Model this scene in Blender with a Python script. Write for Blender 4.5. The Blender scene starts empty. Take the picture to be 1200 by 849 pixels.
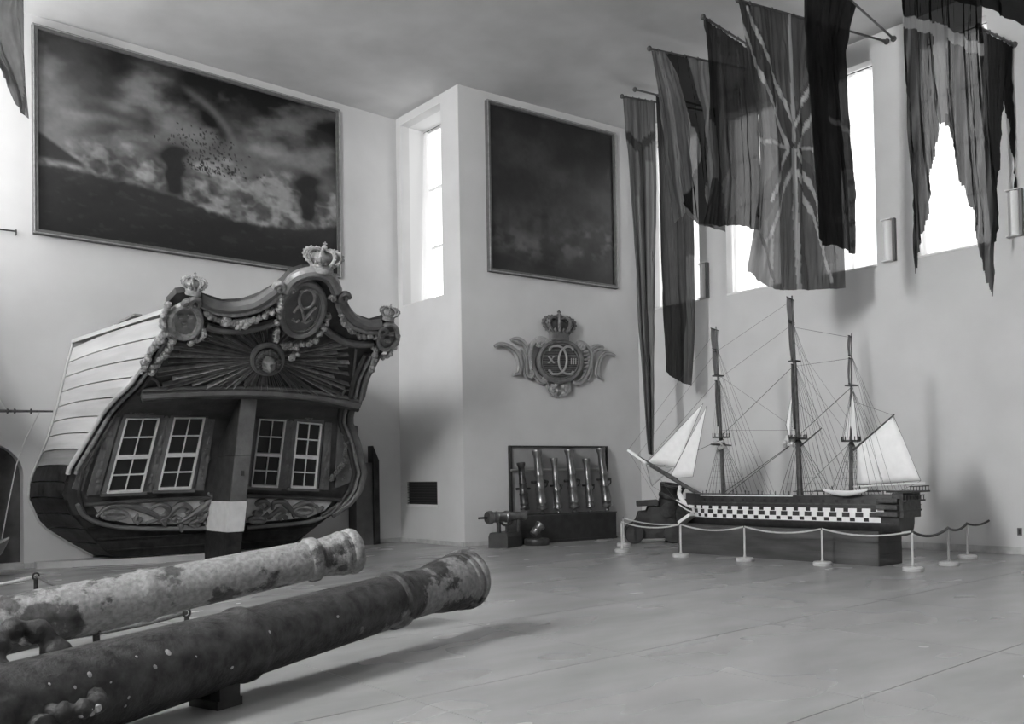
import bpy, bmesh, math, random
import numpy as np
from mathutils import Vector, Matrix

# ---------------------------------------------------------------- camera
FPX, YAW, PITCH, ROLL, CY = 1046.93, 0.7032, 0.0194, -0.0165, 536.74
CAM = np.array([0.0, 0.0, 1.6])
scene = bpy.context.scene
COL = scene.collection
_f = np.array([math.sin(YAW)*math.cos(PITCH), math.cos(YAW)*math.cos(PITCH), math.sin(PITCH)])
_r = np.array([math.cos(YAW), -math.sin(YAW), 0.0])
_u = np.cross(_r, _f)
_r, _u = _r*math.cos(ROLL)+_u*math.sin(ROLL), -_r*math.sin(ROLL)+_u*math.cos(ROLL)
cd = bpy.data.cameras.new('camera')
cam = bpy.data.objects.new('camera', cd); COL.objects.link(cam)
cd.sensor_fit = 'HORIZONTAL'; cd.sensor_width = 36.0
cd.lens = FPX/1200*36.0
cd.shift_y = (CY-424.5)/1200
cd.clip_start = 0.05; cd.clip_end = 200
cam.matrix_world = Matrix(((_r[0], _u[0], -_f[0], CAM[0]), (_r[1], _u[1], -_f[1], CAM[1]), (_r[2], _u[2], -_f[2], CAM[2]), (0, 0, 0, 1)))
scene.camera = cam

# ---------------------------------------------------------------- world, exposure
w = bpy.data.worlds.new('overcast_sky'); scene.world = w; w.use_nodes = True
bg = w.node_tree.nodes['Background']
bg.inputs['Color'].default_value = (0.9, 0.9, 0.9, 1); bg.inputs['Strength'].default_value = 1.0
scene.view_settings.view_transform = 'Standard'
scene.view_settings.look = 'None'
scene.view_settings.exposure = -0.14
scene.view_settings.gamma = 1.0
scene.view_settings.use_curve_mapping = False
scene.cycles.max_bounces = 8
scene.cycles.diffuse_bounces = 5
scene.cycles.transparent_max_bounces = 16
scene.cycles.sample_clamp_indirect = 6.0
DAY_LEFT = 150.0       # glow of the one left-wall window made strongest to cast the shadows
DAY_LEFT_DIM = 5.0    # ... of its other windows, kept weak so one shadow dominates
DAY_RIGHT = 3.6       # ... of the right wall

# ---------------------------------------------------------------- rays through the photograph
def ray(px, py):
    return _f + _r*(px-600)/FPX - _u*(py-CY)/FPX
def onpl(px, py, P0, n):
    d = ray(px, py); n = np.asarray(n, float)
    return CAM + d*(((np.asarray(P0, float)-CAM)@n)/(d@n))
def onz(px, py, z=0.0): return onpl(px, py, (0, 0, z), (0, 0, 1))
def ony(px, py, y): return onpl(px, py, (0, y, 0), (0, 1, 0))
def onx(px, py, x): return onpl(px, py, (x, 0, 0), (1, 0, 0))

# ---------------------------------------------------------------- room numbers
YA, YC, XB, XD, ZC = 18.727, 16.137, 12.239, 17.59, 10.548
DL = 0.106
YCD = YC-math.tan(DL)*(XD-XB)
XL = 14.04-XD; XBL = 14.04-XB          # the hall mirrors about x = 7.02
CDIR = np.array([math.cos(DL), -math.sin(DL), 0]); CNOR = np.array([-math.sin(DL), -math.cos(DL), 0])
CP = np.array([XB, YC, 0.0])
def onC(px, py, off=0.0): return onpl(px, py, CP+CNOR*off, CNOR)
def C3(s, z, off=0.0): return CP+CDIR*s+CNOR*off+np.array([0, 0, z])

# ---------------------------------------------------------------- materials
MATS = {}
def mat(name, g, rough=0.6, var=0.0, scale=6.0, bump=0.0, bscale=30.0, metal=0.0, spec=0.4, stretch=None, detail=6.0, var2=None, coat=0.0):
    if name in MATS: return MATS[name]
    m = bpy.data.materials.new(name); m.use_nodes = True
    nt = m.node_tree; N = nt.nodes; L = nt.links
    b = N['Principled BSDF']
    b.inputs['Base Color'].default_value = (g, g, g, 1); b.inputs['Roughness'].default_value = rough
    b.inputs['Metallic'].default_value = metal; b.inputs['Specular IOR Level'].default_value = spec
    if coat: b.inputs['Coat Weight'].default_value = coat; b.inputs['Coat Roughness'].default_value = 0.15
    tc = N.new('ShaderNodeTexCoord'); mp = N.new('ShaderNodeMapping')
    L.new(tc.outputs['Object'], mp.inputs['Vector'])
    if stretch: mp.inputs['Scale'].default_value = stretch
    if var:
        nz = N.new('ShaderNodeTexNoise'); nz.inputs['Scale'].default_value = scale; nz.inputs['Detail'].default_value = detail
        L.new(mp.outputs['Vector'], nz.inputs['Vector'])
        cr = N.new('ShaderNodeValToRGB')
        a = max(0.0, g-var); c = min(1.0, g+var)
        cr.color_ramp.elements[0].position = 0.3; cr.color_ramp.elements[0].color = (a, a, a, 1)
        cr.color_ramp.elements[1].position = 0.7; cr.color_ramp.elements[1].color = (c, c, c, 1)
        L.new(nz.outputs['Fac'], cr.inputs['Fac'])
        src = cr.outputs['Color']
        if var2:            # patches of another tone with a ragged edge: (grey, threshold, scale)
            n2 = N.new('ShaderNodeTexNoise'); n2.inputs['Scale'].default_value = var2[2]; n2.inputs['Detail'].default_value = 8; n2.inputs['Roughness'].default_value = 0.65
            L.new(mp.outputs['Vector'], n2.inputs['Vector'])
            r2 = N.new('ShaderNodeValToRGB'); r2.color_ramp.elements[0].position = var2[1]-0.02; r2.color_ramp.elements[1].position = var2[1]+0.02
            L.new(n2.outputs['Fac'], r2.inputs['Fac'])
            mx = N.new('ShaderNodeMix'); mx.data_type = 'RGBA'
            L.new(r2.outputs['Color'], mx.inputs['Factor']); L.new(src, mx.inputs[6]); mx.inputs[7].default_value = (var2[0],)*3+(1,)
            src = mx.outputs[2]
        L.new(src, b.inputs['Base Color'])
    if bump:
        nb = N.new('ShaderNodeTexNoise'); nb.inputs['Scale'].default_value = bscale; nb.inputs['Detail'].default_value = 8
        L.new(mp.outputs['Vector'], nb.inputs['Vector'])
        bp = N.new('ShaderNodeBump'); bp.inputs['Strength'].default_value = bump; bp.inputs['Distance'].default_value = 0.02
        L.new(nb.outputs['Fac'], bp.inputs['Height']); L.new(bp.outputs['Normal'], b.inputs['Normal'])
    MATS[name] = m; return m

def mat_paint(name, rough=0.5, spec=0.3, bump=0.1):          # colours stored per vertex (a painted picture)
    m = bpy.data.materials.new(name); m.use_nodes = True; nt = m.node_tree; b = nt.nodes['Principled BSDF']
    a = nt.nodes.new('ShaderNodeAttribute'); a.attribute_name = 'Col'
    nt.links.new(a.outputs['Color'], b.inputs['Base Color'])
    b.inputs['Roughness'].default_value = rough; b.inputs['Specular IOR Level'].default_value = spec
    nz = nt.nodes.new('ShaderNodeTexNoise'); nz.inputs['Scale'].default_value = 25; nz.inputs['Detail'].default_value = 8
    bp = nt.nodes.new('ShaderNodeBump'); bp.inputs['Strength'].default_value = bump; bp.inputs['Distance'].default_value = 0.02
    nt.links.new(nz.outputs['Fac'], bp.inputs['Height']); nt.links.new(bp.outputs['Normal'], b.inputs['Normal'])
    MATS[name] = m; return m

def mat_cloth(name, trans=0.35, clear=0.12, gain=1.0):       # woven bunting: dyed colour per vertex, lets light through
    m = bpy.data.materials.new(name); m.use_nodes = True; nt = m.node_tree; N = nt.nodes; L = nt.links
    N.remove(N['Principled BSDF']); out = N['Material Output']
    a = N.new('ShaderNodeAttribute'); a.attribute_name = 'Col'
    wv = N.new('ShaderNodeTexNoise'); wv.inputs['Scale'].default_value = 9; wv.inputs['Detail'].default_value = 8
    mu = N.new('ShaderNodeMix'); mu.data_type = 'RGBA'; mu.blend_type = 'MULTIPLY'; mu.inputs['Factor'].default_value = 0.5
    L.new(a.outputs['Color'], mu.inputs[6]); L.new(wv.outputs['Fac'], mu.inputs[7])
    d = N.new('ShaderNodeBsdfDiffuse'); t = N.new('ShaderNodeBsdfTranslucent'); c = N.new('ShaderNodeBsdfTransparent')
    L.new(mu.outputs[2], d.inputs['Color']); L.new(mu.outputs[2], t.inputs['Color'])
    m1 = N.new('ShaderNodeMixShader'); m1.inputs[0].default_value = trans
    L.new(d.outputs[0], m1.inputs[1]); L.new(t.outputs[0], m1.inputs[2])
    m2 = N.new('ShaderNodeMixShader'); m2.inputs[0].default_value = clear
    L.new(m1.outputs[0], m2.inputs[1]); L.new(c.outputs[0], m2.inputs[2])
    L.new(m2.outputs[0], out.inputs['Surface'])
    MATS[name] = m; return m

def mat_emit(name, s):
    m = bpy.data.materials.new(name); m.use_nodes = True; nt = m.node_tree
    nt.nodes.remove(nt.nodes['Principled BSDF'])
    e = nt.nodes.new('ShaderNodeEmission'); e.inputs['Strength'].default_value = s; e.inputs['Color'].default_value = (1, 1, 1, 1)
    nt.links.new(e.outputs[0], nt.nodes['Material Output'].inputs['Surface']); MATS[name] = m; return m

def mat_sheer(name, clear=0.45):
    m = bpy.data.materials.new(name); m.use_nodes = True; nt = m.node_tree; N = nt.nodes; L = nt.links
    N.remove(N['Principled BSDF'])
    d = N.new('ShaderNodeBsdfDiffuse'); d.inputs['Color'].default_value = (.85, .85, .85, 1)
    t = N.new('ShaderNodeBsdfTranslucent'); t.inputs['Color'].default_value = (.85, .85, .85, 1)
    c = N.new('ShaderNodeBsdfTransparent')
    m1 = N.new('ShaderNodeMixShader'); m1.inputs[0].default_value = 0.6
    L.new(d.outputs[0], m1.inputs[1]); L.new(t.outputs[0], m1.inputs[2])
    m2 = N.new('ShaderNodeMixShader'); m2.inputs[0].default_value = clear
    L.new(m1.outputs[0], m2.inputs[1]); L.new(c.outputs[0], m2.inputs[2])
    L.new(m2.outputs[0], N['Material Output'].inputs['Surface']); MATS[name] = m; return m

# ---------------------------------------------------------------- mesh helpers
WM = {}                       # world matrix of every parent, kept by hand
def link(o): COL.objects.link(o); return o
def tag(o, label=None, cat=None, group=None, kind=None):
    if label: o['label'] = label
    if cat: o['category'] = cat
    if group: o['group'] = group
    if kind: o['kind'] = kind
    return o
def thing(name, label, cat, loc, group=None, rotz=0.0):
    o = link(bpy.data.objects.new(name, None)); o.empty_display_size = 0.1
    o.location = [float(v) for v in loc]; o.rotation_euler = (0, 0, rotz)
    WM[o] = Matrix.Translation(Vector([float(v) for v in loc])) @ Matrix.Rotation(rotz, 4, 'Z')
    return tag(o, label, cat, group)

def nrm(v):
    v = np.asarray(v, float); n = np.linalg.norm(v); return v/n if n > 1e-12 else v

class MB:
    def __init__(s): s.v = []; s.f = []; s.c = None
    def add(s, verts, faces):
        o = len(s.v); s.v.extend([tuple(float(x) for x in p) for p in verts]); s.f.extend([tuple(i+o for i in f) for f in faces]); return s
    def box(s, lo, hi):
        (a, b, c), (d, e, g) = lo, hi
        return s.add([(a, b, c), (d, b, c), (d, e, c), (a, e, c), (a, b, g), (d, b, g), (d, e, g), (a, e, g)],
                     [(0, 3, 2, 1), (4, 5, 6, 7), (0, 1, 5, 4), (1, 2, 6, 5), (2, 3, 7, 6), (3, 0, 4, 7)])
    def obox(s, c, ax, half):            # oriented box: centre, three axes, half sizes
        c = np.asarray(c, float); ax = [np.asarray(a, float) for a in ax]
        vs = [c+ax[0]*half[0]*i+ax[1]*half[1]*j+ax[2]*half[2]*k for k in (-1, 1) for j, i in ((-1, -1), (-1, 1), (1, 1), (1, -1))]
        return s.add(vs, [(0, 3, 2, 1), (4, 5, 6, 7), (0, 1, 5, 4), (1, 2, 6, 5), (2, 3, 7, 6), (3, 0, 4, 7)])
    def tube(s, pts, r, n=8, cap=True, closed=False, flat=None):
        pts = [np.asarray(p, float) for p in pts]; m = len(pts)
        rs = r if hasattr(r, '__len__') else [r]*m
        ref = None; vs = []
        for i in range(m):
            if closed: t = pts[(i+1) % m]-pts[i-1]
            else: t = pts[min(i+1, m-1)]-pts[max(i-1, 0)]
            t = nrm(t)
            if ref is None:
                a = np.array([0, 0, 1.]) if abs(t[2]) < 0.9 else np.array([1., 0, 0])
                if flat is not None: a = np.asarray(flat, float)
                ref = nrm(a-t*(a@t))
            else:
                ref = nrm(ref-t*(ref@t)) if flat is None else nrm(np.asarray(flat, float)-t*(np.asarray(flat, float)@t))
            q = np.cross(t, ref)
            for k in range(n):
                a = 2*math.pi*k/n
                vs.append(pts[i]+(ref*math.cos(a)+q*math.sin(a))*rs[i])
        fs = []
        for i in range(m if closed else m-1):
            j = (i+1) % m
            for k in range(n):
                l = (k+1) % n
                fs.append((i*n+k, i*n+l, j*n+l, j*n+k))
        if cap and not closed: fs.append(tuple(range(n-1, -1, -1))); fs.append(tuple((m-1)*n+k for k in range(n)))
        return s.add(vs, fs)
    def lathe(s, prof, P0, axis, n=24):      # prof: (distance along axis, radius)
        P0 = np.asarray(P0, float); ax = nrm(axis)
        a = np.array([0, 0, 1.]) if abs(ax[2]) < 0.9 else np.array([1., 0, 0])
        e = nrm(a-ax*(a@ax)); q = np.cross(ax, e); vs = []; m = len(prof)
        for h, r in prof:
            for k in range(n):
                t = 2*math.pi*k/n
                vs.append(P0+ax*h+(e*math.cos(t)+q*math.sin(t))*max(r, 1e-4))
        fs = [(i*n+k, i*n+(k+1) % n, (i+1)*n+(k+1) % n, (i+1)*n+k) for i in range(m-1) for k in range(n)]
        fs.append(tuple(range(n-1, -1, -1))); fs.append(tuple((m-1)*n+k for k in range(n)))
        return s.add(vs, fs)
    def prism(s, front, off):               # polygon of world points extruded by a vector
        n = len(front); off = np.asarray(off, float)
        vs = [np.asarray(p, float) for p in front]+[np.asarray(p, float)+off for p in front]
        fs = [tuple(range(n)), tuple(range(2*n-1, n-1, -1))]+[(i, n+i, n+(i+1) % n, (i+1) % n) for i in range(n)]
        return s.add(vs, fs)
    def grid(s, P):                          # P[i][j] world points
        m, n = len(P), len(P[0])
        return s.add([q for row in P for q in row], [(i*n+j, i*n+j+1, (i+1)*n+j+1, (i+1)*n+j) for i in range(m-1) for j in range(n-1)])
    def slab(s, P, off):                     # a thick sheet: grid P plus the grid moved by off
        m, n = len(P), len(P[0]); off = np.asarray(off, float)
        A = [np.asarray(q, float) for row in P for q in row]; B = [q+off for q in A]; k = m*n
        fs = [(i*n+j, i*n+j+1, (i+1)*n+j+1, (i+1)*n+j) for i in range(m-1) for j in range(n-1)]
        fs += [(k+i*n+j, k+(i+1)*n+j, k+(i+1)*n+j+1, k+i*n+j+1) for i in range(m-1) for j in range(n-1)]
        for j in range(n-1): fs += [(j+1, j, k+j, k+j+1), ((m-1)*n+j, (m-1)*n+j+1, k+(m-1)*n+j+1, k+(m-1)*n+j)]
        for i in range(m-1): fs += [(i*n, (i+1)*n, k+(i+1)*n, k+i*n), ((i+1)*n+n-1, i*n+n-1, k+i*n+n-1, k+(i+1)*n+n-1)]
        return s.add(A+B, fs)
    def blob(s, c, r, ax=None, seg=8, rings=5):
        c = np.asarray(c, float); rr = r if hasattr(r, '__len__') else (r, r, r)
        ax = ax or (np.array([1., 0, 0]), np.array([0, 1., 0]), np.array([0, 0, 1.]))
        vs = []; fs = []
        for i in range(rings+1):
            th = math.pi*i/rings
            for k in range(seg):
                ph = 2*math.pi*k/seg
                vs.append(c+ax[0]*rr[0]*math.sin(th)*math.cos(ph)+ax[1]*rr[1]*math.sin(th)*math.sin(ph)+ax[2]*rr[2]*math.cos(th))
        for i in range(rings):
            for k in range(seg):
                fs.append((i*seg+k, (i+1)*seg+k, (i+1)*seg+(k+1) % seg, i*seg+(k+1) % seg))
        return s.add(vs, fs)
    def build(s, name, m, parent=None, smooth=False, local=False, colors=None, fix=True):
        me = bpy.data.meshes.new(name)
        V = np.array(s.v, float)
        if parent is not None and not local:
            W = np.array(WM[parent].inverted()); V = V@W[:3, :3].T+W[:3, 3]
        me.from_pydata(V.tolist(), [], s.f)
        me.materials.append(MATS[m] if isinstance(m, str) else m)
        if fix:
            b = bmesh.new(); b.from_mesh(me)
            bmesh.ops.recalc_face_normals(b, faces=b.faces[:]); b.to_mesh(me); b.free()
        if smooth:
            me.polygons.foreach_set('use_smooth', [True]*len(me.polygons))
            if smooth != 'all':
                try: me.set_sharp_from_angle(angle=math.radians(40))
                except Exception: pass
        if colors is not None:
            at = me.attributes.new('Col', 'FLOAT_COLOR', 'POINT')
            c = np.ones((len(s.v), 4), np.float32); c[:, :3] = np.asarray(colors, np.float32)[:, None]
            at.data.foreach_set('color', c.ravel())
        me.update()
        o = link(bpy.data.objects.new(name, me))
        if parent is not None: o.parent = parent; WM[o] = WM[parent]
        else: WM[o] = Matrix.Identity(4)
        return o

def struct(name, mb, m, parent=None, smooth=False):
    o = mb.build(name, m, parent, smooth)
    if parent is None: o['kind'] = 'structure'
    return o
def single(name, mb, m, label, cat, group=None, smooth=False, colors=None, fix=True):
    """a thing that is one mesh, with its origin at its base"""
    V = np.array(s_v) if False else np.array(mb.v, float)
    lo = V.min(0); hi = V.max(0); c = np.array([(lo[0]+hi[0])/2, (lo[1]+hi[1])/2, lo[2]])
    mb.v = [tuple(q) for q in V-c]
    o = mb.build(name, m, None, smooth, True, colors, fix); o.location = c
    WM[o] = Matrix.Translation(Vector(c)); return tag(o, label, cat, group)
def lerp(a, b, t): return np.asarray(a, float)*(1-t)+np.asarray(b, float)*t
def smoothline(pts, n=8):                   # Catmull-Rom through points
    pts = [np.asarray(p, float) for p in pts]; out = []
    for i in range(len(pts)-1):
        p0 = pts[max(i-1, 0)]; p1 = pts[i]; p2 = pts[i+1]; p3 = pts[min(i+2, len(pts)-1)]
        for k in range(n):
            t = k/n
            out.append(0.5*((2*p1)+(-p0+p2)*t+(2*p0-5*p1+4*p2-p3)*t*t+(-p0+3*p1-3*p2+p3)*t**3))
    out.append(pts[-1]); return out
def vnoise(x, y, seed=0):                   # 2-D value noise, arrays
    def h(i, j):
        n = (i.astype(np.int64)*374761393+j.astype(np.int64)*668265263+seed*69069) & 0x7fffffff
        n = ((n ^ (n >> 13))*1274126177) & 0x7fffffff
        return ((n ^ (n >> 16)) & 0xffff)/65535.0
    i = np.floor(x); j = np.floor(y); fx = x-i; fy = y-j
    fx = fx*fx*(3-2*fx); fy = fy*fy*(3-2*fy)
    return (h(i, j)*(1-fx)+h(i+1, j)*fx)*(1-fy)+(h(i, j+1)*(1-fx)+h(i+1, j+1)*fx)*fy
def fbm(x, y, o=5, seed=0):
    a = 0; s = 0
    for k in range(o): a = a+vnoise(x*2**k, y*2**k, seed+k)*0.5**k; s += 0.5**k
    return a/s
random.seed(7)
# ---------------------------------------------------------------- materials of the place
mat('plaster', .55, .9, .025, 1.2, .06, 40)
mat('ceiling_plaster', .50, .9, .06, .8, .08, 30)
mat('base_stone', .42, .6, .08, 5)
mat('frame_white', .7, .5)
mat('reveal_plaster', .66, .9)
mat('dark_hole', .03, .8)
mat('recess_shade', .07, .9, .03, 3)  # alcove back: shade of the recess put into a dark colour
mat_emit('daylight_left', DAY_LEFT); mat_emit('daylight_left_dim', DAY_LEFT_DIM); mat_emit('daylight_left_mid', DAY_LEFT*.16); mat_emit('daylight_right', DAY_RIGHT); mat_emit('daylight_niche', 2.2)
mat_sheer('sheer', .22)
def mat_floor():
    m = mat('stone_floor', .31, .26, .035, 1.3, .0, 3.0, spec=.5, detail=4, stretch=(.5, 1.3, 1))
    for nd in m.node_tree.nodes:
        if nd.type == 'VALTORGB':
            e = nd.color_ramp.elements; e[0].position = .1; e[1].position = .9; e[0].color = (.22, .22, .22, 1); e[1].color = (.40, .40, .40, 1)
    nt = m.node_tree; b = nt.nodes['Principled BSDF']
    tc = nt.nodes.new('ShaderNodeTexCoord'); mp = nt.nodes.new('ShaderNodeMapping'); mp.inputs['Scale'].default_value = (.5, .9, 1)
    nt.links.new(tc.outputs['Object'], mp.inputs['Vector'])
    nz = nt.nodes.new('ShaderNodeTexNoise'); nz.inputs['Scale'].default_value = 1.2; nz.inputs['Detail'].default_value = 2
    nt.links.new(mp.outputs['Vector'], nz.inputs['Vector'])
    mr = nt.nodes.new('ShaderNodeMapRange'); mr.inputs['From Min'].default_value = .1; mr.inputs['From Max'].default_value = .9
    mr.inputs['To Min'].default_value = .20; mr.inputs['To Max'].default_value = .32
    nt.links.new(nz.outputs['Fac'], mr.inputs['Value']); nt.links.new(mr.outputs['Result'], b.inputs['Roughness'])
mat_floor()
mat('floor_bed', .14, .7)

# ---------------------------------------------------------------- floor with slabs
YF = -7.0
fl = struct('floor', MB().box((XL-.4, YF-.4, -.2), (XD+.4, YA+.4, -.022)), 'floor_bed')
slab_me = {}
SX, SY, X0, Y0_ = 2.3, 2.2, 3.6-2.3*4, 3.22-2.2*5
for i in range(11):
    for j in range(13):
        a, b = X0+i*SX, Y0_+j*SY
        x0, x1, y0, y1 = max(a+.004, XL-.3), min(a+SX-.004, XD+.3), max(b+.004, YF-.3), min(b+SY-.004, YA+.3)
        if x1-x0 < .1 or y1-y0 < .1: continue
        if b+SY < 1.0 and False: continue
        o = MB().box((x0, y0, -.022), (x1, y1, 0)).build('slab', 'stone_floor', fl)

# ---------------------------------------------------------------- walls
struct('ceiling', MB().box((XL-.4, YF-.4, ZC), (XD+.4, YA+.4, ZC+.2)), 'ceiling_plaster')
# back wall with the arched alcove
ax0, ax1, asp, atop = 2.55, 3.845, 1.75, 2.36
arch = [(ax1, 0.1), (ax1, asp)]+[((ax0+ax1)/2+(ax1-ax0)/2*math.cos(t), asp+(atop-asp)*math.sin(t)) for t in np.linspace(0, math.pi, 17)[1:-1]]+[(ax0, asp), (ax0, 0.1)]
mb = MB()
hole = [(ax1, 0.0)]+arch+[(ax0, 0.0)]
poly = [(XBL, 0)]+hole[::-1]+[(XB+.0, 0), (XB, ZC), (XBL, ZC)]
mb.prism([(x, YA, z) for x, z in poly], (0, .3, 0))
struct('wall_back', mb, 'plaster')
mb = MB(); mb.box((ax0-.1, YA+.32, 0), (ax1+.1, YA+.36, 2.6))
struct('wall_alcove', mb, 'recess_shade')
struct('trim_1', MB().box((ax0, YA-.02, 0), (ax1, YA+.3, .1)), 'base_stone')
# narrow wall beside it with a tall window niche and a vent
ny0, ny1, nz0, nz1 = 16.82, 18.52, 5.83, 10.34
vy0, vy1, vz0, vz1 = 17.17, 18.45, .93, 1.475
mb = MB(); T = .25
def wx(y0, y1, z0, z1): mb.box((XB, y0, z0), (XB+T, y1, z1))
wx(YC+.02, YA+.3, 0, vz0); wx(YC+.02, vy0, vz0, vz1); wx(vy1, YA+.3, vz0, vz1); wx(YC+.02, YA+.3, vz1, nz0)
wx(YC+.02, ny0, nz0, nz1); wx(ny1, YA+.3, nz0, nz1); wx(YC+.02, YA+.3, nz1, ZC)
struct('wall_recess_right', mb, 'plaster')
mb = MB(); D_ = .8
mb.box((XB+T, ny1, nz0-.1), (XB+D_+.1, ny1+.1, nz1+.1)); mb.box((XB+T, ny0-.1, nz0-.1), (XB+D_+.1, ny0, nz1+.1))
mb.box((XB+T, ny0-.1, nz0-.1), (XB+D_+.1, ny1+.1, nz0)); mb.box((XB+T, ny0-.1, nz1), (XB+D_+.1, ny1+.1, nz1+.1))
struct('trim_2', mb, 'reveal_plaster')
wn = MB(); wn.box((XB+D_+.02, ny0, nz0), (XB+D_+.04, ny1, nz1))
o = struct('window_1', wn, 'daylight_niche')
fr = MB()
for y in (ny0+.03, (ny0+ny1)/2, ny1-.03): fr.box((XB+D_-.03, y-.03, nz0), (XB+D_+.02, y+.03, nz1))
for z in np.linspace(nz0+.03, nz1-.03, 4): fr.box((XB+D_-.028, ny0, z-.03), (XB+D_+.018, ny1, z+.03))
fr.build('window_frame', 'frame_white', o)
MB().box((XB+.06, vy0, vz0), (XB+.3, vy1, vz1)).build('trim_4', 'dark_hole')['kind'] = 'structure'
struct('trim_3', MB().box((XB-.015, vy0-.02, vz0-.06), (XB+.06, vy1+.02, vz0)), 'reveal_plaster')
vt = thing('vent_grille', 'dark rectangular vent opening low in the narrow wall right of the carved stern', 'vent', (XB+.03, (vy0+vy1)/2, vz0))
for k in range(9):
    z = vz0+.03+k*.062
    MB().obox((XB+.035, (vy0+vy1)/2, z), ((1, 0, 0), (0, 1, 0), (0, 0, 1)), (.02, (vy1-vy0)/2, .006)).build('slat', mat('vent_iron', .035, .6), vt)
# right-hand return wall with the dark picture
mb = MB()
L_ = (XD-XB)/math.cos(DL)
mb.prism([C3(0, 0), C3(L_+.35, 0), C3(L_+.35, ZC), C3(0, ZC)], -CNOR*.02)
struct('wall_back_right', mb, 'plaster')
# long walls with tall windows
WIN = [(13.55, 15.0), (11.3, 12.76), (9.05, 10.5), (6.8, 8.25), (4.55, 6.0), (2.3, 3.75), (.05, 1.5), (-2.2, -.75), (-4.45, -3.0)]
WZ0, WZ1 = 5.80, 10.065
def longwall(name, x, sg, day, n0):
    mb = MB(); T = .45
    def bx(y0, y1, z0, z1):
        xa, xb = (x, x+T) if sg > 0 else (x-T, x)
        mb.box((xa, y0, z0), (xb, y1, z1))
    bx(YF-.3, YA, 0, WZ0); bx(YF-.3, YA, WZ1, ZC)
    ys = sorted(WIN); prev = YF-.3
    for a, b in ys: bx(prev, a, WZ0, WZ1); prev = b
    bx(prev, YA, WZ0, WZ1)
    struct(name, mb, 'plaster')
    for k, (a, b) in enumerate(WIN):
        wn = MB(); xp = x+sg*.40
        wn.box((min(xp, xp+sg*.03), a, WZ0), (max(xp, xp+sg*.03), b, WZ1))
        o = struct('window_%d' % (n0+k), wn, day if (sg > 0 or a == 6.8) else ('daylight_left_mid' if a == 2.3 else 'daylight_left_dim'))
        fr = MB(); xq = sorted((xp-sg*.05, xp-sg*.002))
        for y in (a+.035, (a+b)/2, b-.035): fr.box((xq[0], y-.03, WZ0), (xq[1], y+.03, WZ1))
        for z in np.linspace(WZ0+.035, WZ1-.035, 5): fr.box((xq[0]+.004, a, z-.018), (xq[1]-.004, b, z+.018))
        fr.build('window_frame', 'frame_white', o)
        MB().box((min(x-sg*.02, x+sg*.40), a, WZ0-.03), (max(x-sg*.02, x+sg*.40), b, WZ0+.01)).build('window_sill', 'frame_white', o)
longwall('wall_right', XD, 1, 'daylight_right', 2)
longwall('wall_left', XL, -1, 'daylight_left', 20)
struct('wall_front', MB().box((XL-.4, YF-.3, 0), (XD+.4, YF, ZC)), 'plaster')
mb = MB()
for a, b, c, d in ((YC, YA+.3, 0, nz0), (YC, ny0, nz0, nz1), (ny1, YA+.3, nz0, nz1), (YC, YA+.3, nz1, ZC)): mb.box((XBL-.25, a, c), (XBL, b, d))
struct('wall_recess_left', mb, 'plaster')
mb = MB()
for a, b, c, d in ((ny1, ny1+.08, nz0-.08, nz1+.08), (ny0-.08, ny0, nz0-.08, nz1+.08), (ny0, ny1, nz0-.08, nz0), (ny0, ny1, nz1, nz1+.08)): mb.box((XBL-.85, a, c), (XBL-.25, b, d))
struct('trim_5', mb, 'reveal_plaster')
o = struct('window_40', MB().box((XBL-.84, ny0, nz0), (XBL-.81, ny1, nz1)), mat_emit('daylight_recess', 17.0))
fr = MB()
for y in (ny0+.03, (ny0+ny1)/2, ny1-.03): fr.box((XBL-.805, y-.03, nz0), (XBL-.76, y+.03, nz1))
for z in np.linspace(nz0+.03, nz1-.03, 4): fr.box((XBL-.802, ny0, z-.03), (XBL-.762, ny1, z+.03))
fr.build('window_frame', 'frame_white', o)
mb = MB(); mb.prism([(XBL, YC, 0), (XL-.3, YCD, 0), (XL-.3, YCD, ZC), (XBL, YC, ZC)], (0, .02, 0)); struct('wall_back_left', mb, 'plaster')
# baseboards, in stone lengths
def baseboard(name, P, Q, n, h=.1):
    P = np.array(P, float); Q = np.array(Q, float); d = Q-P; L = np.linalg.norm(d); d = d/L; n = np.array(n, float)
    root = link(bpy.data.objects.new(name, None)); root.location = P; root['kind'] = 'structure'; WM[root] = Matrix.Translation(Vector(P))
    k = max(1, int(round(L/.9))); 
    for i in range(k):
        a, b = L*i/k+.003, L*(i+1)/k-.003
        c = P+d*(a+b)/2+n*.0125+np.array([0, 0, h/2])
        MB().obox(c, (d, n, (0, 0, 1)), ((b-a)/2, .012, h/2-.001)).build('stone_length', 'base_stone', root)
baseboard('baseboard_back', (ax1, YA, 0), (XB-.03, YA, 0), (0, -1, 0))
baseboard('baseboard_recess', (XB, YC, 0), (XB, YA-.03, 0), (-1, 0, 0))
baseboard('baseboard_back_right', C3(.0, 0), C3(L_-.03, 0), CNOR)
baseboard('baseboard_right', (XD, 0, 0), (XD, YCD-.03, 0), (-1, 0, 0), .14)

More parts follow.
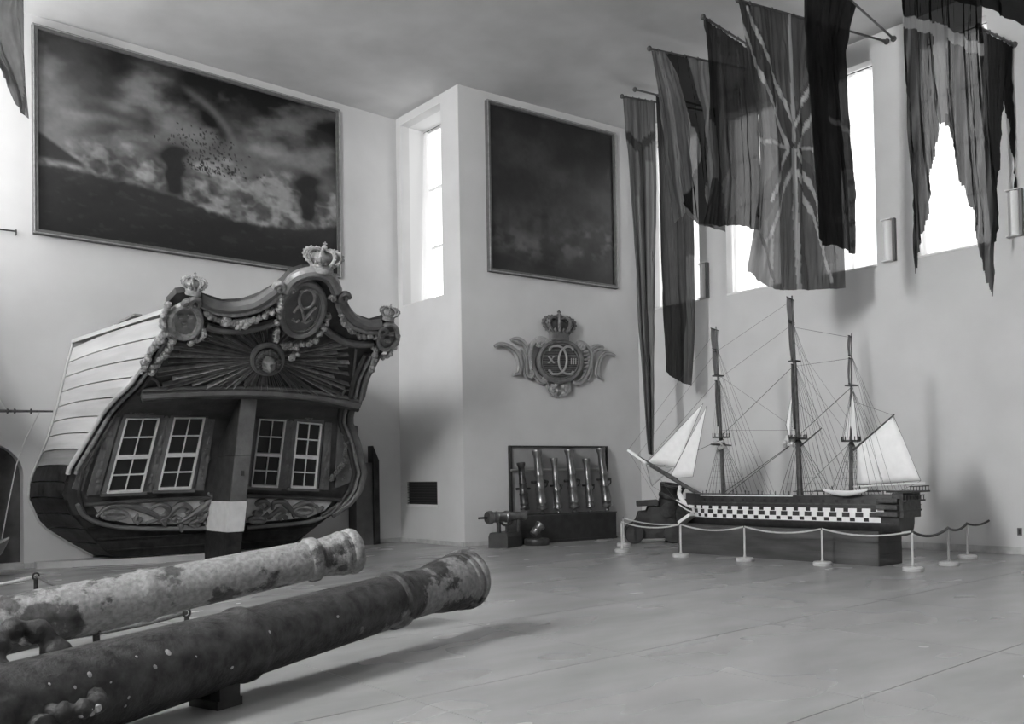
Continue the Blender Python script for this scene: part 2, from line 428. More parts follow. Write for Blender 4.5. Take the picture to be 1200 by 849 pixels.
# sheer curtains inside the visible windows
def curtain(y0, y1, z0, z1, x, label, gap=.0):
    P = []; rows = 10; cols = 64
    for i in range(rows+1):
        z = z1-(z1-z0)*i/rows; row = []
        for j in range(cols+1):
            u = j/cols
            row.append((x+.03*math.sin(u*2*math.pi*9+.6*math.sin(i*.5))+.012*math.sin(u*71), y0+(y1-y0)*u, z))
        P.append(row)
    t = thing('sheer_curtain', label, 'curtain', (x, (y0+y1)/2, z0), 'sheer curtains in the tall windows')
    MB().grid(P).build('fabric', 'sheer', t, 'all', fix=False)
    MB().tube([(x, y0-.0, z1+.02), (x, y1, z1+.02)], .012, 6).build('curtain_rod', mat('dark_iron', .03, .45, .01, 20), t)
curtain(13.57, 14.98, WZ0+.03, WZ1-.06, XD+.22, 'sheer white curtain in the tall window nearest the corner')
curtain(11.32, 12.74, WZ0+.03, WZ1-.06, XD+.22, 'sheer white curtain in the window left of the crossed flag')
curtain(9.07, 10.48, WZ0+.03, WZ1-.06, XD+.22, 'sheer white curtain in the window above the model ship stern')
curtain(6.82, 8.23, WZ0+.03, WZ1-.06, XD+.22, 'sheer white curtain in the window behind the swallowtail flag')
curtain(4.57, 5.98, WZ0+.03, WZ1-.06, XD+.22, 'sheer white curtain in the window at the right picture edge')
# curtain drawn aside in the niche
t = thing('sheer_curtain', 'narrow white curtain hanging in the tall niche window', 'curtain', (XB+D_-.12, 17.9, nz0), 'sheer curtains in the tall windows')
P = []
for i in range(13):
    v = i/12; z = nz1-.05-(nz1-nz0-.08)*v; wdt = .12+.45*v**1.2
    P.append([(XB+D_-.10-.16*v+.025*math.sin(j*1.9+.2*i), ny1-.03-wdt*j/14, z) for j in range(15)])
MB().grid(P).build('fabric', 'sheer', t, 'all', fix=False)
MB().tube([(XB+D_-.1, ny0+.02, nz1-.04), (XB+D_-.1, ny1-.02, nz1-.04)], .012, 6).build('curtain_rod', 'dark_iron', t)

# wall lamps on the piers
mat('lamp_glass', .75, .4); mat('lamp_back', .12, .5, metal=.4)
def lamp(y, label):
    t = thing('wall_lamp', label, 'wall lamp', (XD, y, 5.79), 'box lamps on the window piers')
    MB().box((XD-.09, y-.155, 5.80), (XD, y-.10, 6.66)).build('dark_side', 'lamp_back', t)  # dark strip added for the lamp's unlit right side
    MB().box((XD-.04, y-.10, 5.80), (XD, y+.11, 6.66)).build('mount', 'lamp_glass', t)
    p = MB()
    P = [[(XD-.04-.10*math.sin(math.pi*k/8), y-.105+.21*k/8, z) for k in range(9)] for z in (5.83, 6.63)]
    p.slab(P, (.012, 0, 0)).build('shade', 'lamp_glass', t, True)
    for z in (5.80, 6.64): MB().box((XD-.15, y-.105, z), (XD-.04, y+.11, z+.02)).build('cap', 'lamp_glass', t)
lamp(13.42, 'white box lamp on the pier behind the long dark flag')
lamp(10.9, 'white box lamp on the pier hidden behind the crossed flag')
lamp(8.78, 'white box lamp on the pier between the crossed and swallowtail flags')
lamp(6.41, 'white box lamp at the right edge of the picture')
t = thing('wall_socket', 'small dark socket plate low on the right wall', 'socket', (XD-.01, 6.47, .34))
MB().box((XD-.012, 6.43, .345), (XD, 6.51, .483)).build('plate', 'lamp_back', t)
MB().box((XD-.02, 6.455, .37), (XD-.012, 6.485, .46)).build('insert', 'dark_hole', t)
a = ony(0, 271, YA); b = ony(18, 272, YA)
t = thing('wall_bracket', 'thin iron bracket on the wall left of the large battle picture', 'bracket', (a[0], YA, a[2]))
MB().tube([(a[0]-.3, YA-.06, a[2]+.01), (b[0], YA-.06, b[2])], .016, 6).build('bar', 'dark_iron', t)
MB().tube([(b[0], YA, b[2]-.06), (b[0], YA-.06, b[2]-.06), (b[0], YA-.06, b[2]+.03)], .013, 6).build('hook', 'dark_iron', t)
# ================================================================ the carved ship's stern
mat('stern_dark', .045, .5, .02, 3, .25, 18, spec=.35)
mat('stern_mid', .115, .5, .03, 4, .25, 22, spec=.4)
mat('stern_panel', .035, .6, .015, 5, .2, 20)
mat('stern_gilt', .19, .4, .06, 8, .25, 30, spec=.6)
mat('stern_gilt_pale', .24, .45, .10, 12, .25, 40, spec=.5)
mat('stern_ray', .12, .35, .05, 7, .2, 30, spec=.55)
mat('plank_pale', .5, .75, .07, 2.2, .15, 12, stretch=(1, .25, 3))
mat('plank_tar', .022, .6, .02, 4, .3, 14)
mat('plank_mid', .20, .7, .05, 3, .2, 12, stretch=(1, .25, 3))
mat('bottom_tar', .016, .65, .012, 6, .35, 16)
mat('sash_white', .62, .45, .05, 9)
mat('pane_dark', .012, .08, spec=.5)
mat('frieze_ground', .5, .6, .08, 7, .2, 25)
mat('post_white', .66, .6, .06, 5, .1, 20)
SO = np.array([7.02, 16.9, 0.0]); PSI = .0228
E1 = np.array([math.cos(PSI), -math.sin(PSI), 0]); OUT = np.array([-math.sin(PSI), -math.cos(PSI), 0]); UP = np.array([0, 0, 1.0])
EPROF = [(.1, -1.02), (1.3, -.46), (2.0, -.13), (2.79, .27), (3.0, .72), (3.2, 1.36), (3.6, 1.92), (4.2, 2.76), (5.4, 4.44)]
def Ez(z): return float(np.interp(z, [a for a, b in EPROF], [b for a, b in EPROF]))
def S3(s, d, z): return SO+E1*s+OUT*d+UP*z
UN = nrm(OUT-UP*1.4); UE = nrm(OUT*1.4+UP)                        # overhanging upper panel
UP0 = S3(0, 1.5, 3.3)
def UW(px, py, h=0.0):
    return onpl(px, py, UP0, UN)+UN*h
LN = nrm(OUT-UP*.466); LP0 = S3(0, -.387, 1.452)                  # window wall below
def LW(px, py, h=0.0): return onpl(px, py, LP0, LN)+LN*h
ster = thing('ship_stern', "huge carved ship's stern with sunburst panel, crowns and four sash windows", 'ship stern', SO)

SLL = [(.15, -1.75), (.24, -1.95), (.5, -2.2), (.78, -2.44), (1.07, -2.71), (1.38, -2.83), (1.84, -2.79), (2.28, -2.58), (2.79, -2.36), (3.24, -2.2), (3.55, -2.08), (4.03, -2.0), (4.4, -1.98)]
SRR = [(.15, 1.6), (.24, 1.85), (.5, 2.2), (.77, 2.6), (1.03, 3.0), (1.3, 3.18), (1.7, 3.2), (2.33, 2.88), (2.79, 2.55), (3.07, 2.3), (3.5, 2.08), (4.0, 2.02), (4.4, 2.0)]
WLL = [(.14, -1.97), (.52, -2.55), (.81, -2.92), (1.30, -3.12), (1.62, -3.10), (1.94, -2.98), (2.43, -2.79), (3.08, -2.61), (3.83, -2.45), (4.30, -2.33), (4.6, -2.3)]
WRR = [(z, -s+.25) for z, s in WLL]
def prof(P, z): return float(np.interp(z, [a for a, b in P], [b for a, b in P]))
DW = -1.72
# hull strakes, one board each
def strake(z0, z1, side, m, nx=6):   # one board
    T_, W_ = (SLL, WLL) if side < 0 else (SRR, WRR)
    P = []
    for z in (z0+.010, (z0+z1)/2, z1-.010):
        row = []
        for k in range(nx+1):
            u = k/nx
            row.append(S3(prof(T_, z)*(1-u)+prof(W_, z)*u+side*.10*math.sin(math.pi*u)*0.6, Ez(z)*(1-u)+DW*u, z+.10*u*(1-u)))
        P.append(row)
    return MB().slab(P, -E1*side*.05).build('hull_plank', m, ster)
zs = list(np.arange(.15, 4.5, .29))
for i in range(len(zs)-1):
    m = 'plank_pale' if zs[i] > 2.0 else ('plank_mid' if zs[i] > 1.85 else 'plank_tar')  # mid strake above the tar carries the soft shadow in its colour
    strake(zs[i], zs[i+1], -1, m)
    strake(zs[i], zs[i+1], 1, 'plank_mid' if zs[i] > 2.0 else 'plank_tar')
# cap rail on the left and a loose board on it
for side, T_, W_, m in ((-1, SLL, WLL, 'plank_pale'), (1, SRR, WRR, 'plank_mid')):
    pts = []
    for k in range(9):
        u = k/8; z = 4.27+.06*u
        pts.append(S3(prof(T_, z)*(1-u)+prof(W_, z)*u, 2.9*(1-u)+DW*u, z))
    MB().slab([[p+E1*side*.05+UP*.04 for p in pts], [p-E1*side*.22+UP*.07 for p in pts]], -UP*.07).build('cap_rail', m, ster)
MB().obox(S3(-2.1, 1.0, 4.38), (OUT, E1, UP), (.6, .06, .015)).build('loose_board', 'plank_mid', ster)
MB().slab([[S3(-2.0, 2.4, 4.05), S3(2.0, 2.4, 4.05)], [S3(-2.3, DW, 4.1), S3(2.5, DW, 4.1)]], -UP*.05).build('deck_cover', 'stern_dark', ster)
# edge of hull against the wall
MB().tube([S3(prof(WLL, z)-.02, DW, z) for z in np.linspace(.16, 4.3, 30)], .022, 6).build('edge_batten', 'plank_pale', ster)
# bottom: planks closing the hull between the two sides
for k in range(8):
    u0, u1 = k/8+.002, (k+1)/8-.002
    def bp(u, end):
        a, b = (SLL, SRR) if end == 0 else (WLL, WRR)
        return S3(prof(a, .15)*(1-u)+prof(b, .15)*u, Ez(.15) if end == 0 else DW, .15-.012*math.sin(math.pi*u))
    MB().slab([[bp(u0, 0), bp(u1, 0)], [bp(u0, 1), bp(u1, 1)]], UP*.05).build('bottom_plank', 'bottom_tar', ster)
# transom wall following the counter
def transom(z0, z1, name, m, n=14, off=0.0):
    P = []
    for z in np.linspace(z0, z1, n):
        a, b = prof(SLL, z), prof(SRR, z)
        P.append([S3(a*(1-u)+b*u, Ez(z)+off, z) for u in np.linspace(0, 1, 11)])
    return MB().slab(P, -OUT*.07).build(name, m, ster, True)
transom(.15, 1.0, 'counter_bottom', 'bottom_tar')
transom(1.0, 3.2, 'transom_wall', 'stern_dark', 24)
for z0, m in ((.30, 'bottom_tar'), (.52, 'bottom_tar'), (.74, 'bottom_tar')):
    pts = [S3(prof(SLL, z0)*.98*(1-u)+prof(SRR, z0)*.98*u, Ez(z0)+.012, z0) for u in np.linspace(0, 1, 9)]
    MB().tube(pts, .018, 6).build('wale', m, ster)

# sash windows
WINQ = [[(147, 488.9), (185.9, 488.4), (165.1, 574.4), (123.7, 576.2)], [(203, 487.8), (239, 487.6), (222.2, 571.3), (183.8, 572.3)],
        [(302.4, 489.4), (333.3, 491), (323.7, 569.8), (292.6, 568.5)], [(347, 492.8), (375, 495.4), (368.3, 571), (339.2, 570)]]
def sash(Q):
    c = [LW(*q, .0) for q in Q]
    def at(u, v, h): return lerp(lerp(c[0], c[1], u), lerp(c[3], c[2], u), v)+LN*h
    def bar(mb, u0, v0, u1, v1, h0, h1):
        f = [at(u0, v0, h1), at(u1, v0, h1), at(u1, v1, h1), at(u0, v1, h1)]
        mb.prism(f, -LN*(h1-h0))
    fr = MB(); W, V = .036, .016
    bar(fr, 0, 0, W, 1, .02, .10); bar(fr, 1-W-.02, 0, 1, 1, .02, .10)
    bar(fr, W, 0, 1-W, V, .02, .10); bar(fr, W, 1-V-.01, 1-W, 1, .02, .11); bar(fr, W, .495, 1-W, .535, .02, .115)
    w = fr.build('sash_window', 'sash_white', ster)
    for v0, v1 in ((V, .495), (.535, 1-V)):
        vm = (v0+v1)/2
        mb = MB(); bar(mb, W, vm-.006, 1-W, vm+.006, .03, .085); mb.build('glazing_bar', 'sash_white', w)
        mb = MB(); bar(mb, .495, v0, .520, v1, .03, .087); mb.build('glazing_bar', 'sash_white', w)
        for a, b in ((v0, vm), (vm, v1)):
            for u0, u1 in ((W, .5), (.52, 1-W)):
                mb = MB(); bar(mb, u0, a, u1, b, .035, .05); mb.build('pane', 'pane_dark', w)
    mb = MB()                                                     # surround
    bar(mb, -.12, -.035, -.0, 1.03, .0, .055); bar(mb, 1.0, -.035, 1.12, 1.03, .0, .055); bar(mb, -.12, -.07, 1.12, -.0, .0, .065); bar(mb, -.14, 1.0, 1.14, 1.045, .0, .09)
    mb.build('window_surround', 'stern_mid', w)
for Q in WINQ: sash(Q)
# raised pilasters and their carving
def pil(Q, name='pilaster'):
    c = [LW(*q, .045) for q in Q]
    o = MB().prism(c, -LN*.05).build(name, 'stern_mid', ster)
    mb = MB(); rng = random.Random(int(Q[0][0]))
    for k in range(12):
        v = .06+.86*k/11+rng.uniform(-.03, .03)
        p = lerp(lerp(c[0], c[1], rng.uniform(.2, .8)), lerp(c[3], c[2], rng.uniform(.2, .8)), v)
        mb.blob(p+E1*rng.uniform(-.03, .03), (rng.uniform(.025, .06), rng.uniform(.03, .10), .022), (E1, nrm(np.cross(LN, E1)), LN), 7, 4)
    mb.build('carving', 'stern_mid', o, True)['kind'] = 'stuff'
pil([(190, 486), (199, 486), (178, 576), (169, 576)]); pil([(337, 490), (344, 490), (336, 573), (327, 572)])
pil([(126, 490), (140, 488), (116, 578), (101, 580)]); pil([(243, 486), (252, 486), (238, 574), (228, 574)])
pil([(380, 494), (388, 495), (384, 574), (373, 573)]); pil([(395, 496), (418, 499), (420, 560), (392, 572)], 'quarter_panel')
pil([(108, 508), (118, 502), (96, 575), (84, 572)], 'quarter_panel')
# swags under the counter
for x0, x1, y in ((146, 186, 480), (203, 242, 479), (304, 335, 481), (347, 378, 485)):
    mb = MB(); rng = random.Random(x0)
    for k in range(14):
        u = k/13; mb.blob(LW(x0+(x1-x0)*u, y+5*math.sin(math.pi*u)-2, .06), rng.uniform(.03, .055), None, 6, 4)
    mb.build('carved_swag', 'stern_mid', ster, True)
# string course under the windows
pts = [LW(x, y, .07) for x, y in ((98, 590), (150, 586.5), (200, 584), (246, 582))]
MB().tube(pts, .04, 8).build('string_course', 'stern_dark', ster, True)
pts = [LW(x, y, .07) for x, y in ((288, 580), (330, 581), (370, 583), (398, 585))]
MB().tube(pts, .04, 8).build('string_course', 'stern_dark', ster, True)
# frieze with scrolls
def frieze(outline, scrolls, ovals, leaves):
    f = MB().prism([LW(*q, .03) for q in outline], -LN*.05).build('frieze_board', 'frieze_ground', ster)
    for pts, r in scrolls:
        L = smoothline([LW(*q, .06) for q in pts], 6); n = len(L)
        MB().tube(L, [1.4*r*(1-.55*abs(2*i/(n-1)-1)) for i in range(n)], 7).build('scroll', 'stern_mid', f, True)
    for (cx, cy, rx, ry) in ovals:
        L = [LW(cx+rx*math.cos(t), cy+ry*math.sin(t), .06) for t in np.linspace(0, 2*math.pi, 20, endpoint=False)]
        MB().tube(L, .05, 6, closed=True).build('oval_rim', 'stern_gilt', f, True)
        MB().prism([LW(cx+rx*.85*math.cos(t), cy+ry*.8*math.sin(t), .05) for t in np.linspace(0, 2*math.pi, 20, endpoint=False)], -LN*.03).build('oval_plate', 'stern_gilt_pale', f)
    for k, (x, y) in enumerate(leaves):
        mb = MB(); rng = random.Random(int(x*7+y))
        for j in range(6):
            a = rng.uniform(0, 6.28); q = LW(x+3.2*math.cos(a), y+2.2*math.sin(a), .06)
            mb.blob(q, (rng.uniform(.05, .10), rng.uniform(.03, .06), .04), (nrm(E1*math.cos(a)+UP*math.sin(a)), nrm(-E1*math.sin(a)+UP*math.cos(a)), LN), 7, 4)
        mb.build('leaf_carving', 'stern_mid', f, True)
frieze([(108, 592), (150, 588), (200, 586), (246, 584), (248, 611), (205, 614), (150, 613), (118, 606)],
       [([(112, 604), (128, 592), (150, 591), (172, 598), (185, 606), (170, 612)], .05), ([(175, 596), (186, 590), (196, 594), (192, 602), (182, 603)], .045),
        ([(183, 610), (196, 604), (205, 594), (214, 590), (222, 595), (216, 601)], .05), ([(206, 612), (218, 606), (230, 598), (240, 590), (247, 582), (243, 577)], .05),
        ([(222, 612), (236, 606), (244, 598)], .045)],
       [(133, 602, 14, 4.5)], [(160, 607), (206, 607), (232, 603), (240, 588), (192, 609), (228, 613), (212, 616), (120, 600), (244, 611)])
frieze([(289, 584), (330, 584), (370, 586), (388, 588), (380, 598), (360, 606), (320, 610), (288, 612)],
       [([(300, 604), (306, 594), (300, 589), (308, 586), (314, 591), (308, 597)], .045), ([(304, 606), (316, 603), (326, 596), (332, 600), (322, 607)], .045),
        ([(318, 596), (320, 588), (330, 587), (338, 594), (346, 602), (358, 605)], .05), ([(336, 600), (346, 592), (360, 588), (370, 593)], .045)],
       [(354, 597, 10, 4), (300, 608, 9, 2.6)], [(312, 605), (330, 606), (372, 594), (343, 600), (300, 600)])
MB().tube(smoothline([LW(*q, .06) for q in ((398, 586), (390, 596), (375, 606), (350, 612), (288, 617))], 5), .045, 8).build('lower_moulding', 'stern_mid', ster, True)
MB().tube(smoothline([LW(*q, .06) for q in ((90, 590), (98, 603), (120, 613), (160, 618), (248, 618))], 5), .045, 8).build('lower_moulding', 'stern_mid', ster, True)

# stern post, its upper wood, the white painted length and the foot
pb = onpl(275.7, 623.7, SO, E1)-SO; pt = onpl(292, 466.8, SO, E1)-SO
PB = (float(pb@OUT), float(pb[2])); PT = (float(pt@OUT), float(pt[2]))
def pd(z): return PB[0]+(PT[0]-PB[0])*(z-PB[1])/(PT[1]-PB[1])
def post(z0, z1, w, name, m, ex=0.0):
    q = [S3(-w, max(Ez(z0)-.1, -.82), z0), S3(-w, pd(z0)+ex, z0), S3(-w, pd(z1)+ex, z1), S3(-w, max(Ez(z1)-.1, -.82), z1)]
    if m != 'post_white':
        MB().prism([p_-OUT*.06+E1*.012 for p_ in q[:1]]+[q[1]-OUT*.05+E1*.012, q[2]-OUT*.05+E1*.012]+[q[3]+E1*.012], E1*(2*w-.024)).build('post_core', 'stern_panel' if z1 > 1 else 'bottom_tar', ster)  # core toned dark to stand for shade on the post's side
        q = [q[1]-OUT*.05, q[1], q[2], q[2]-OUT*.05]
    return MB().prism(q, E1*2*w).build(name, m, ster)
zw0, zw1 = PB[1], float((onpl(280, 588, SO, E1)-SO)[2])
post(.0, zw0, .15, 'post_foot', 'bottom_tar'); post(zw0, zw1, .165, 'white_painted_length', 'post_white', .015)
post(zw1, 2.05, .15, 'stern_post', 'stern_mid'); post(2.06, PT[1]+.02, .15, 'stern_post', 'stern_mid', .012)
MB().obox(S3(0.02, pd(1.72)+.01, 1.72), (E1, OUT, UP), (.03, .01, .05)).build('iron_plate', 'stern_dark', ster)

# ---- overhanging upper panel
out_px = [(160, 465), (166, 432), (186, 402), (192, 380), (197, 356), (207, 345), (222, 343), (240, 351), (262, 358), (285, 357), (305, 350), (322, 340), (332, 332), (341, 322), (356, 317), (372, 316), (386, 321),
          (394, 333), (400, 350), (407, 364), (420, 375), (435, 380), (446, 377), (455, 373), (463, 380), (465, 394), (459, 408), (449, 414), (440, 424), (431, 445), (424, 476), (360, 467), (290, 462), (220, 464)]
MB().prism([UW(*q, -.02) for q in out_px], -UN*.12).build('panel_back', 'stern_panel', ster)
SUN = np.array([313.0, 420.0])
bnd = [(176, 443), (187, 457), (300, 455), (400, 466), (412, 457), (416, 409), (411, 403), (395, 397), (381, 390), (350, 384), (317, 381), (277, 387), (240, 386), (221, 393), (195, 401)]
def reach(a):
    d = np.array([math.cos(a), math.sin(a)]); best = 1e9
    for i in range(len(bnd)):
        A = np.array(bnd[i], float)-SUN; B = np.array(bnd[(i+1) % len(bnd)], float)-SUN; e = B-A
        M = np.array([[d[0], -e[0]], [d[1], -e[1]]]); dt = np.linalg.det(M)
        if abs(dt) < 1e-9: continue
        t, u = np.linalg.solve(M, A)
        if t > 0 and 0 <= u <= 1: best = min(best, t)
    return best
rng = random.Random(3); k = 0; a = 0.0
while a < 2*math.pi-.02:
    horiz = abs(math.cos(a))
    step = .040+.035*(1-horiz)
    R1 = reach(a)*(.97 if k % 3 else .84)*rng.uniform(.93, 1.0); R0 = 18.0
    wd = step*.30
    pts0 = []; pts1 = []
    if k % 7 != 5:
        P = []
        for u in (0, .5, 1):
            rr = R0+(R1-R0)*u; ww = wd*(.75 if u < 1 else .8); hh = .02+.05*u
            row = []
            for da, h in ((-ww, 0), (-ww*.3, hh), (ww*.3, hh), (ww, 0)):
                q = SUN+rr*np.array([math.cos(a+da), math.sin(a+da)]); row.append(UW(q[0], q[1], h))
            P.append(row)
        MB().slab(P, -UN*.03).build('sun_ray', 'stern_gilt_pale' if k % 5 == 1 else ('stern_gilt' if k % 5 == 3 else 'stern_ray'), ster)  # every few rays coloured paler as painted glints
    k += 1; a += step*(1.0 if k % 4 else 1.5)
L = [UW(SUN[0]+17*math.cos(t), SUN[1]+17*math.sin(t), .02) for t in np.linspace(0, 2*math.pi, 28, endpoint=False)]
MB().tube(L, .055, 8, closed=True).build('sun_ring', 'stern_mid', ster, True)
def face_h(a, b):
    r2 = a*a*1.25+b*b; h = .20*math.sqrt(max(0, 1-r2))
    g = lambda x, y, sx, sy: math.exp(-((a-x)/sx)**2-((b-y)/sy)**2)
    h += .085*g(0, .08, .10, .26)+.03*g(0, .26, .16, .09)
    h -= .045*g(-.3, -.08, .15, .09)+.045*g(.3, -.08, .15, .09)
    h += .02*g(-.3, -.08, .08, .05)+.02*g(.3, -.08, .08, .05)
    h += .03*g(-.3, -.26, .22, .07)+.03*g(.3, -.26, .22, .07)
    h += .032*g(0, .47, .2, .06)-.035*g(0, .53, .2, .025)+.026*g(0, .59, .17, .05)+.03*g(0, .78, .2, .12)
    h += .025*g(-.42, .3, .2, .2)+.025*g(.42, .3, .2, .2)
    return h
sf = MB(); P = []
for i in range(25):
    b = -1+2*i/24; row = []
    for j in range(25):
        a = (-1+2*j/24)*.8; q = UW(SUN[0]+13.5*a, SUN[1]+2+13.5*b*.95, face_h(a, b)-.03); row.append(q)
    P.append(row)
sf.grid(P); face = sf.build('sun_face', 'stern_gilt_pale', ster, 'all')
MB().prism([UW(SUN[0]+16*math.cos(t), SUN[1]+16*math.sin(t), .0) for t in np.linspace(0, 2*math.pi, 24, endpoint=False)], -UN*.03).build('sun_disc', 'stern_panel', ster)
mb = MB(); rng = random.Random(5)
for t in np.linspace(math.pi*.85, math.pi*2.15, 16):
    for rr in (12.5,):
        mb.blob(UW(SUN[0]+rr*math.cos(t)*.95, SUN[1]+1+rr*math.sin(t), .10), rng.uniform(.05, .075), None, 7, 4)
mb.build('hair', 'stern_dark', face, True)
# big moulding under the sun panel, inner fillets
def utube(pts, r, h, name, m, n=8, seg=6, flat=None):
    return MB().tube(smoothline([UW(*q, h) for q in pts], seg), r, n).build(name, m, ster, True)
utube([(165, 463), (220, 460), (290, 458.5), (360, 463), (420, 474)], .085, .02, 'counter_moulding', 'stern_mid')
utube([(166, 468), (220, 465), (290, 463.5), (360, 468), (419, 479)], .05, .03, 'counter_moulding', 'stern_dark')
utube([(166, 456), (220, 454), (290, 453), (360, 457), (420, 468)], .04, .02, 'counter_moulding', 'stern_mid')
for ln in ([(195, 402), (186, 420), (176, 443)], [(176, 443), (184, 447), (187, 457)], [(417, 408), (415, 430), (412, 456)], [(412, 456), (404, 458), (400, 466)]):
    utube(ln, .025, .01, 'panel_fillet', 'stern_mid', 6)
# swept top mouldings
for pts, r, h, m in (([(232, 349), (250, 357), (272, 360), (298, 355), (318, 343), (330, 333)], .10, .02, 'stern_mid'), ([(236, 355), (252, 363), (274, 366), (300, 361), (320, 350), (330, 342)], .05, .05, 'stern_gilt_pale'),
                     ([(240, 380), (255, 385), (280, 386), (300, 383), (322, 376)], .07, .03, 'stern_mid'),
                     ([(398, 345), (403, 360), (414, 373), (430, 380), (446, 379)], .10, .02, 'stern_mid'), ([(394, 352), (400, 367), (412, 380), (430, 387), (444, 386)], .05, .05, 'stern_gilt'),
                     ([(380, 385), (395, 395), (412, 402), (436, 402)], .07, .03, 'stern_mid')):
    utube(pts, r, h, 'taffrail_moulding', m)
# garlands of fruit
def garland(pts, n, r0, r1, m, name='fruit_garland', h=.07, par=ster, f=UW, sp=1.5):
    L = smoothline([np.array(q, float) for q in pts], 8); mb = MB(); rng = random.Random(int(pts[0][0]*3+n))
    for k in range(n):
        q = L[int(k/(n-1)*(len(L)-1))]
        for j in range(2):
            mb.blob(f(q[0]+rng.uniform(-sp, sp), q[1]+rng.uniform(-sp, sp), h+rng.uniform(-.02, .05)), rng.uniform(r0, r1), None, 7, 4)
    return mb.build(name, m, par, True)
garland([(240, 362), (254, 371), (274, 374), (296, 371), (318, 360)], 26, .035, .06, 'stern_gilt')
garland([(262, 372), (274, 376), (290, 374)], 8, .05, .08, 'stern_gilt_pale')
garland([(328, 345), (325, 365), (322, 385), (323, 392)], 16, .035, .06, 'stern_gilt_pale')
garland([(330, 402), (345, 402), (362, 398), (374, 386), (384, 368)], 24, .035, .06, 'stern_gilt')
garland([(398, 365), (404, 378), (420, 389), (440, 391)], 20, .03, .055, 'stern_gilt')
garland([(194, 385), (182, 400), (172, 415), (166, 430)], 22, .035, .065, 'stern_gilt_pale', sp=2.2)
garland([(196, 352), (191, 365), (190, 380)], 14, .035, .06, 'stern_gilt_pale')
garland([(200, 392), (196, 405), (184, 418), (176, 430)], 18, .04, .075, 'stern_gilt_pale', sp=2.0)
garland([(232, 375), (238, 385), (230, 394), (222, 396)], 10, .04, .065, 'stern_gilt_pale')
garland([(464, 385), (464, 398), (456, 410), (446, 416)], 16, .03, .05, 'stern_gilt', sp=1.0)
garland([(437, 405), (438, 418), (434, 428)], 12, .035, .06, 'stern_gilt')
garland([(346, 410), (340, 414)], 5, .04, .06, 'stern_gilt')
# medallions
def medallion(cx, cy, rx, ry, tilt, m_rim, m_disc, r=.06):
    ca, sa = math.cos(tilt), math.sin(tilt)
    def e(t, k=1.0): return (cx+(rx*math.cos(t)*ca-ry*math.sin(t)*sa)*k, cy+(rx*math.cos(t)*sa+ry*math.sin(t)*ca)*k)
    o = MB().prism([UW(*e(t, 1.0), .06) for t in np.linspace(0, 2*math.pi, 28, endpoint=False)], -UN*.10).build('medallion', m_disc, ster)
    MB().tube([UW(*e(t, 1.02), .07) for t in np.linspace(0, 2*math.pi, 32, endpoint=False)], r, 8, closed=True).build('medallion_rim', m_rim, o, True)
    return o, e
def mini_crown(x, y, par):
    mb = MB()
    for a in np.linspace(-.9, .9, 5): mb.tube([UW(x, y+1.5, .08), UW(x+3.2*a, y-1.8, .09)], .018, 5)
    mb.tube([UW(x-2.6, y+1.8, .085), UW(x+2.6, y+1.8, .085)], .025, 5)
    mb.build('small_crown_relief', 'stern_gilt', par, True)
o, e = medallion(216, 373, 17, 18.5, .3, 'stern_gilt_pale', 'stern_gilt')
for x, y in ((211, 366), (222, 366), (215, 376)): mini_crown(x, y, o)
o, e = medallion(453, 392, 10.5, 15, .35, 'stern_gilt', 'stern_mid', .045)
for x, y in ((451, 386), (457, 387), (453, 395)): mini_crown(x, y, o)
utube([(333, 338), (342, 324), (357, 317), (374, 316), (387, 323), (394, 338)], .09, .06, 'medallion_hood', 'stern_gilt')
utube([(337, 341), (345, 329), (358, 322), (373, 321), (384, 328), (390, 341)], .045, .09, 'medallion_hood', 'stern_mid')
o, e = medallion(353, 359, 24, 31, .28, 'stern_mid', 'stern_mid', .06)
MB().tube([UW(*e(t, .86), .075) for t in np.linspace(0, 2*math.pi, 32, endpoint=False)], .02, 6, closed=True).build('inner_line', 'stern_mid', o, True)
# interlaced monogram
def letter(pts, r=.026, m='stern_gilt', par=o):
    MB().tube(smoothline([UW(*q, .09) for q in pts], 6), r, 6).build('monogram_stroke', m, par, True)
letter([(358+9*math.cos(t)-1.2*math.sin(t), 346+11*math.sin(t)) for t in np.linspace(-1.4, 4.9, 17)])
letter([(350, 338), (354, 336), (358, 337)], .022); letter([(360, 336), (366, 337), (371, 339)], .022)
letter([(347, 357), (350, 354), (353, 362), (355, 371)]); letter([(355, 371), (362, 362), (369, 355)])
letter([(343, 362), (347, 356), (350, 355)], .022); letter([(352, 372), (357, 374), (362, 370)], .022); letter([(341, 370), (345, 373), (349, 371)], .022)
# volutes
def volute(cx, cy, r0, turns, sgn, a0, rr=.05, m='stern_gilt', f=UW, par=ster, h=.10, name='volute', r_end=.18):
    n = 22; pts = []
    for k in range(n):
        u = k/(n-1); a = a0+sgn*u*turns*2*math.pi; r = r0*(1-u*(1-r_end))
        pts.append(f(cx+r*math.cos(a), cy+r*math.sin(a), h+.03*u))
    return MB().tube(pts, [rr*(1-.45*k/(n-1)) for k in range(n)], 7).build(name, m, par, True)
volute(326, 332, 6, 1.3, 1, math.pi, .055, 'stern_gilt_pale'); volute(401, 344, 6, 1.3, -1, 0, .055, 'stern_mid')
volute(341, 335, 3.6, 1.2, -1, 0, .035); volute(388, 345, 3.6, 1.2, 1, math.pi, .035)
volute(228, 350, 7, 1.1, 1, math.pi*.9, .06, 'stern_mid'); volute(220, 352, 6, .8, 1, math.pi, .055, 'stern_mid')
volute(446, 384, 5, 1.1, -1, .2, .05, 'stern_mid')
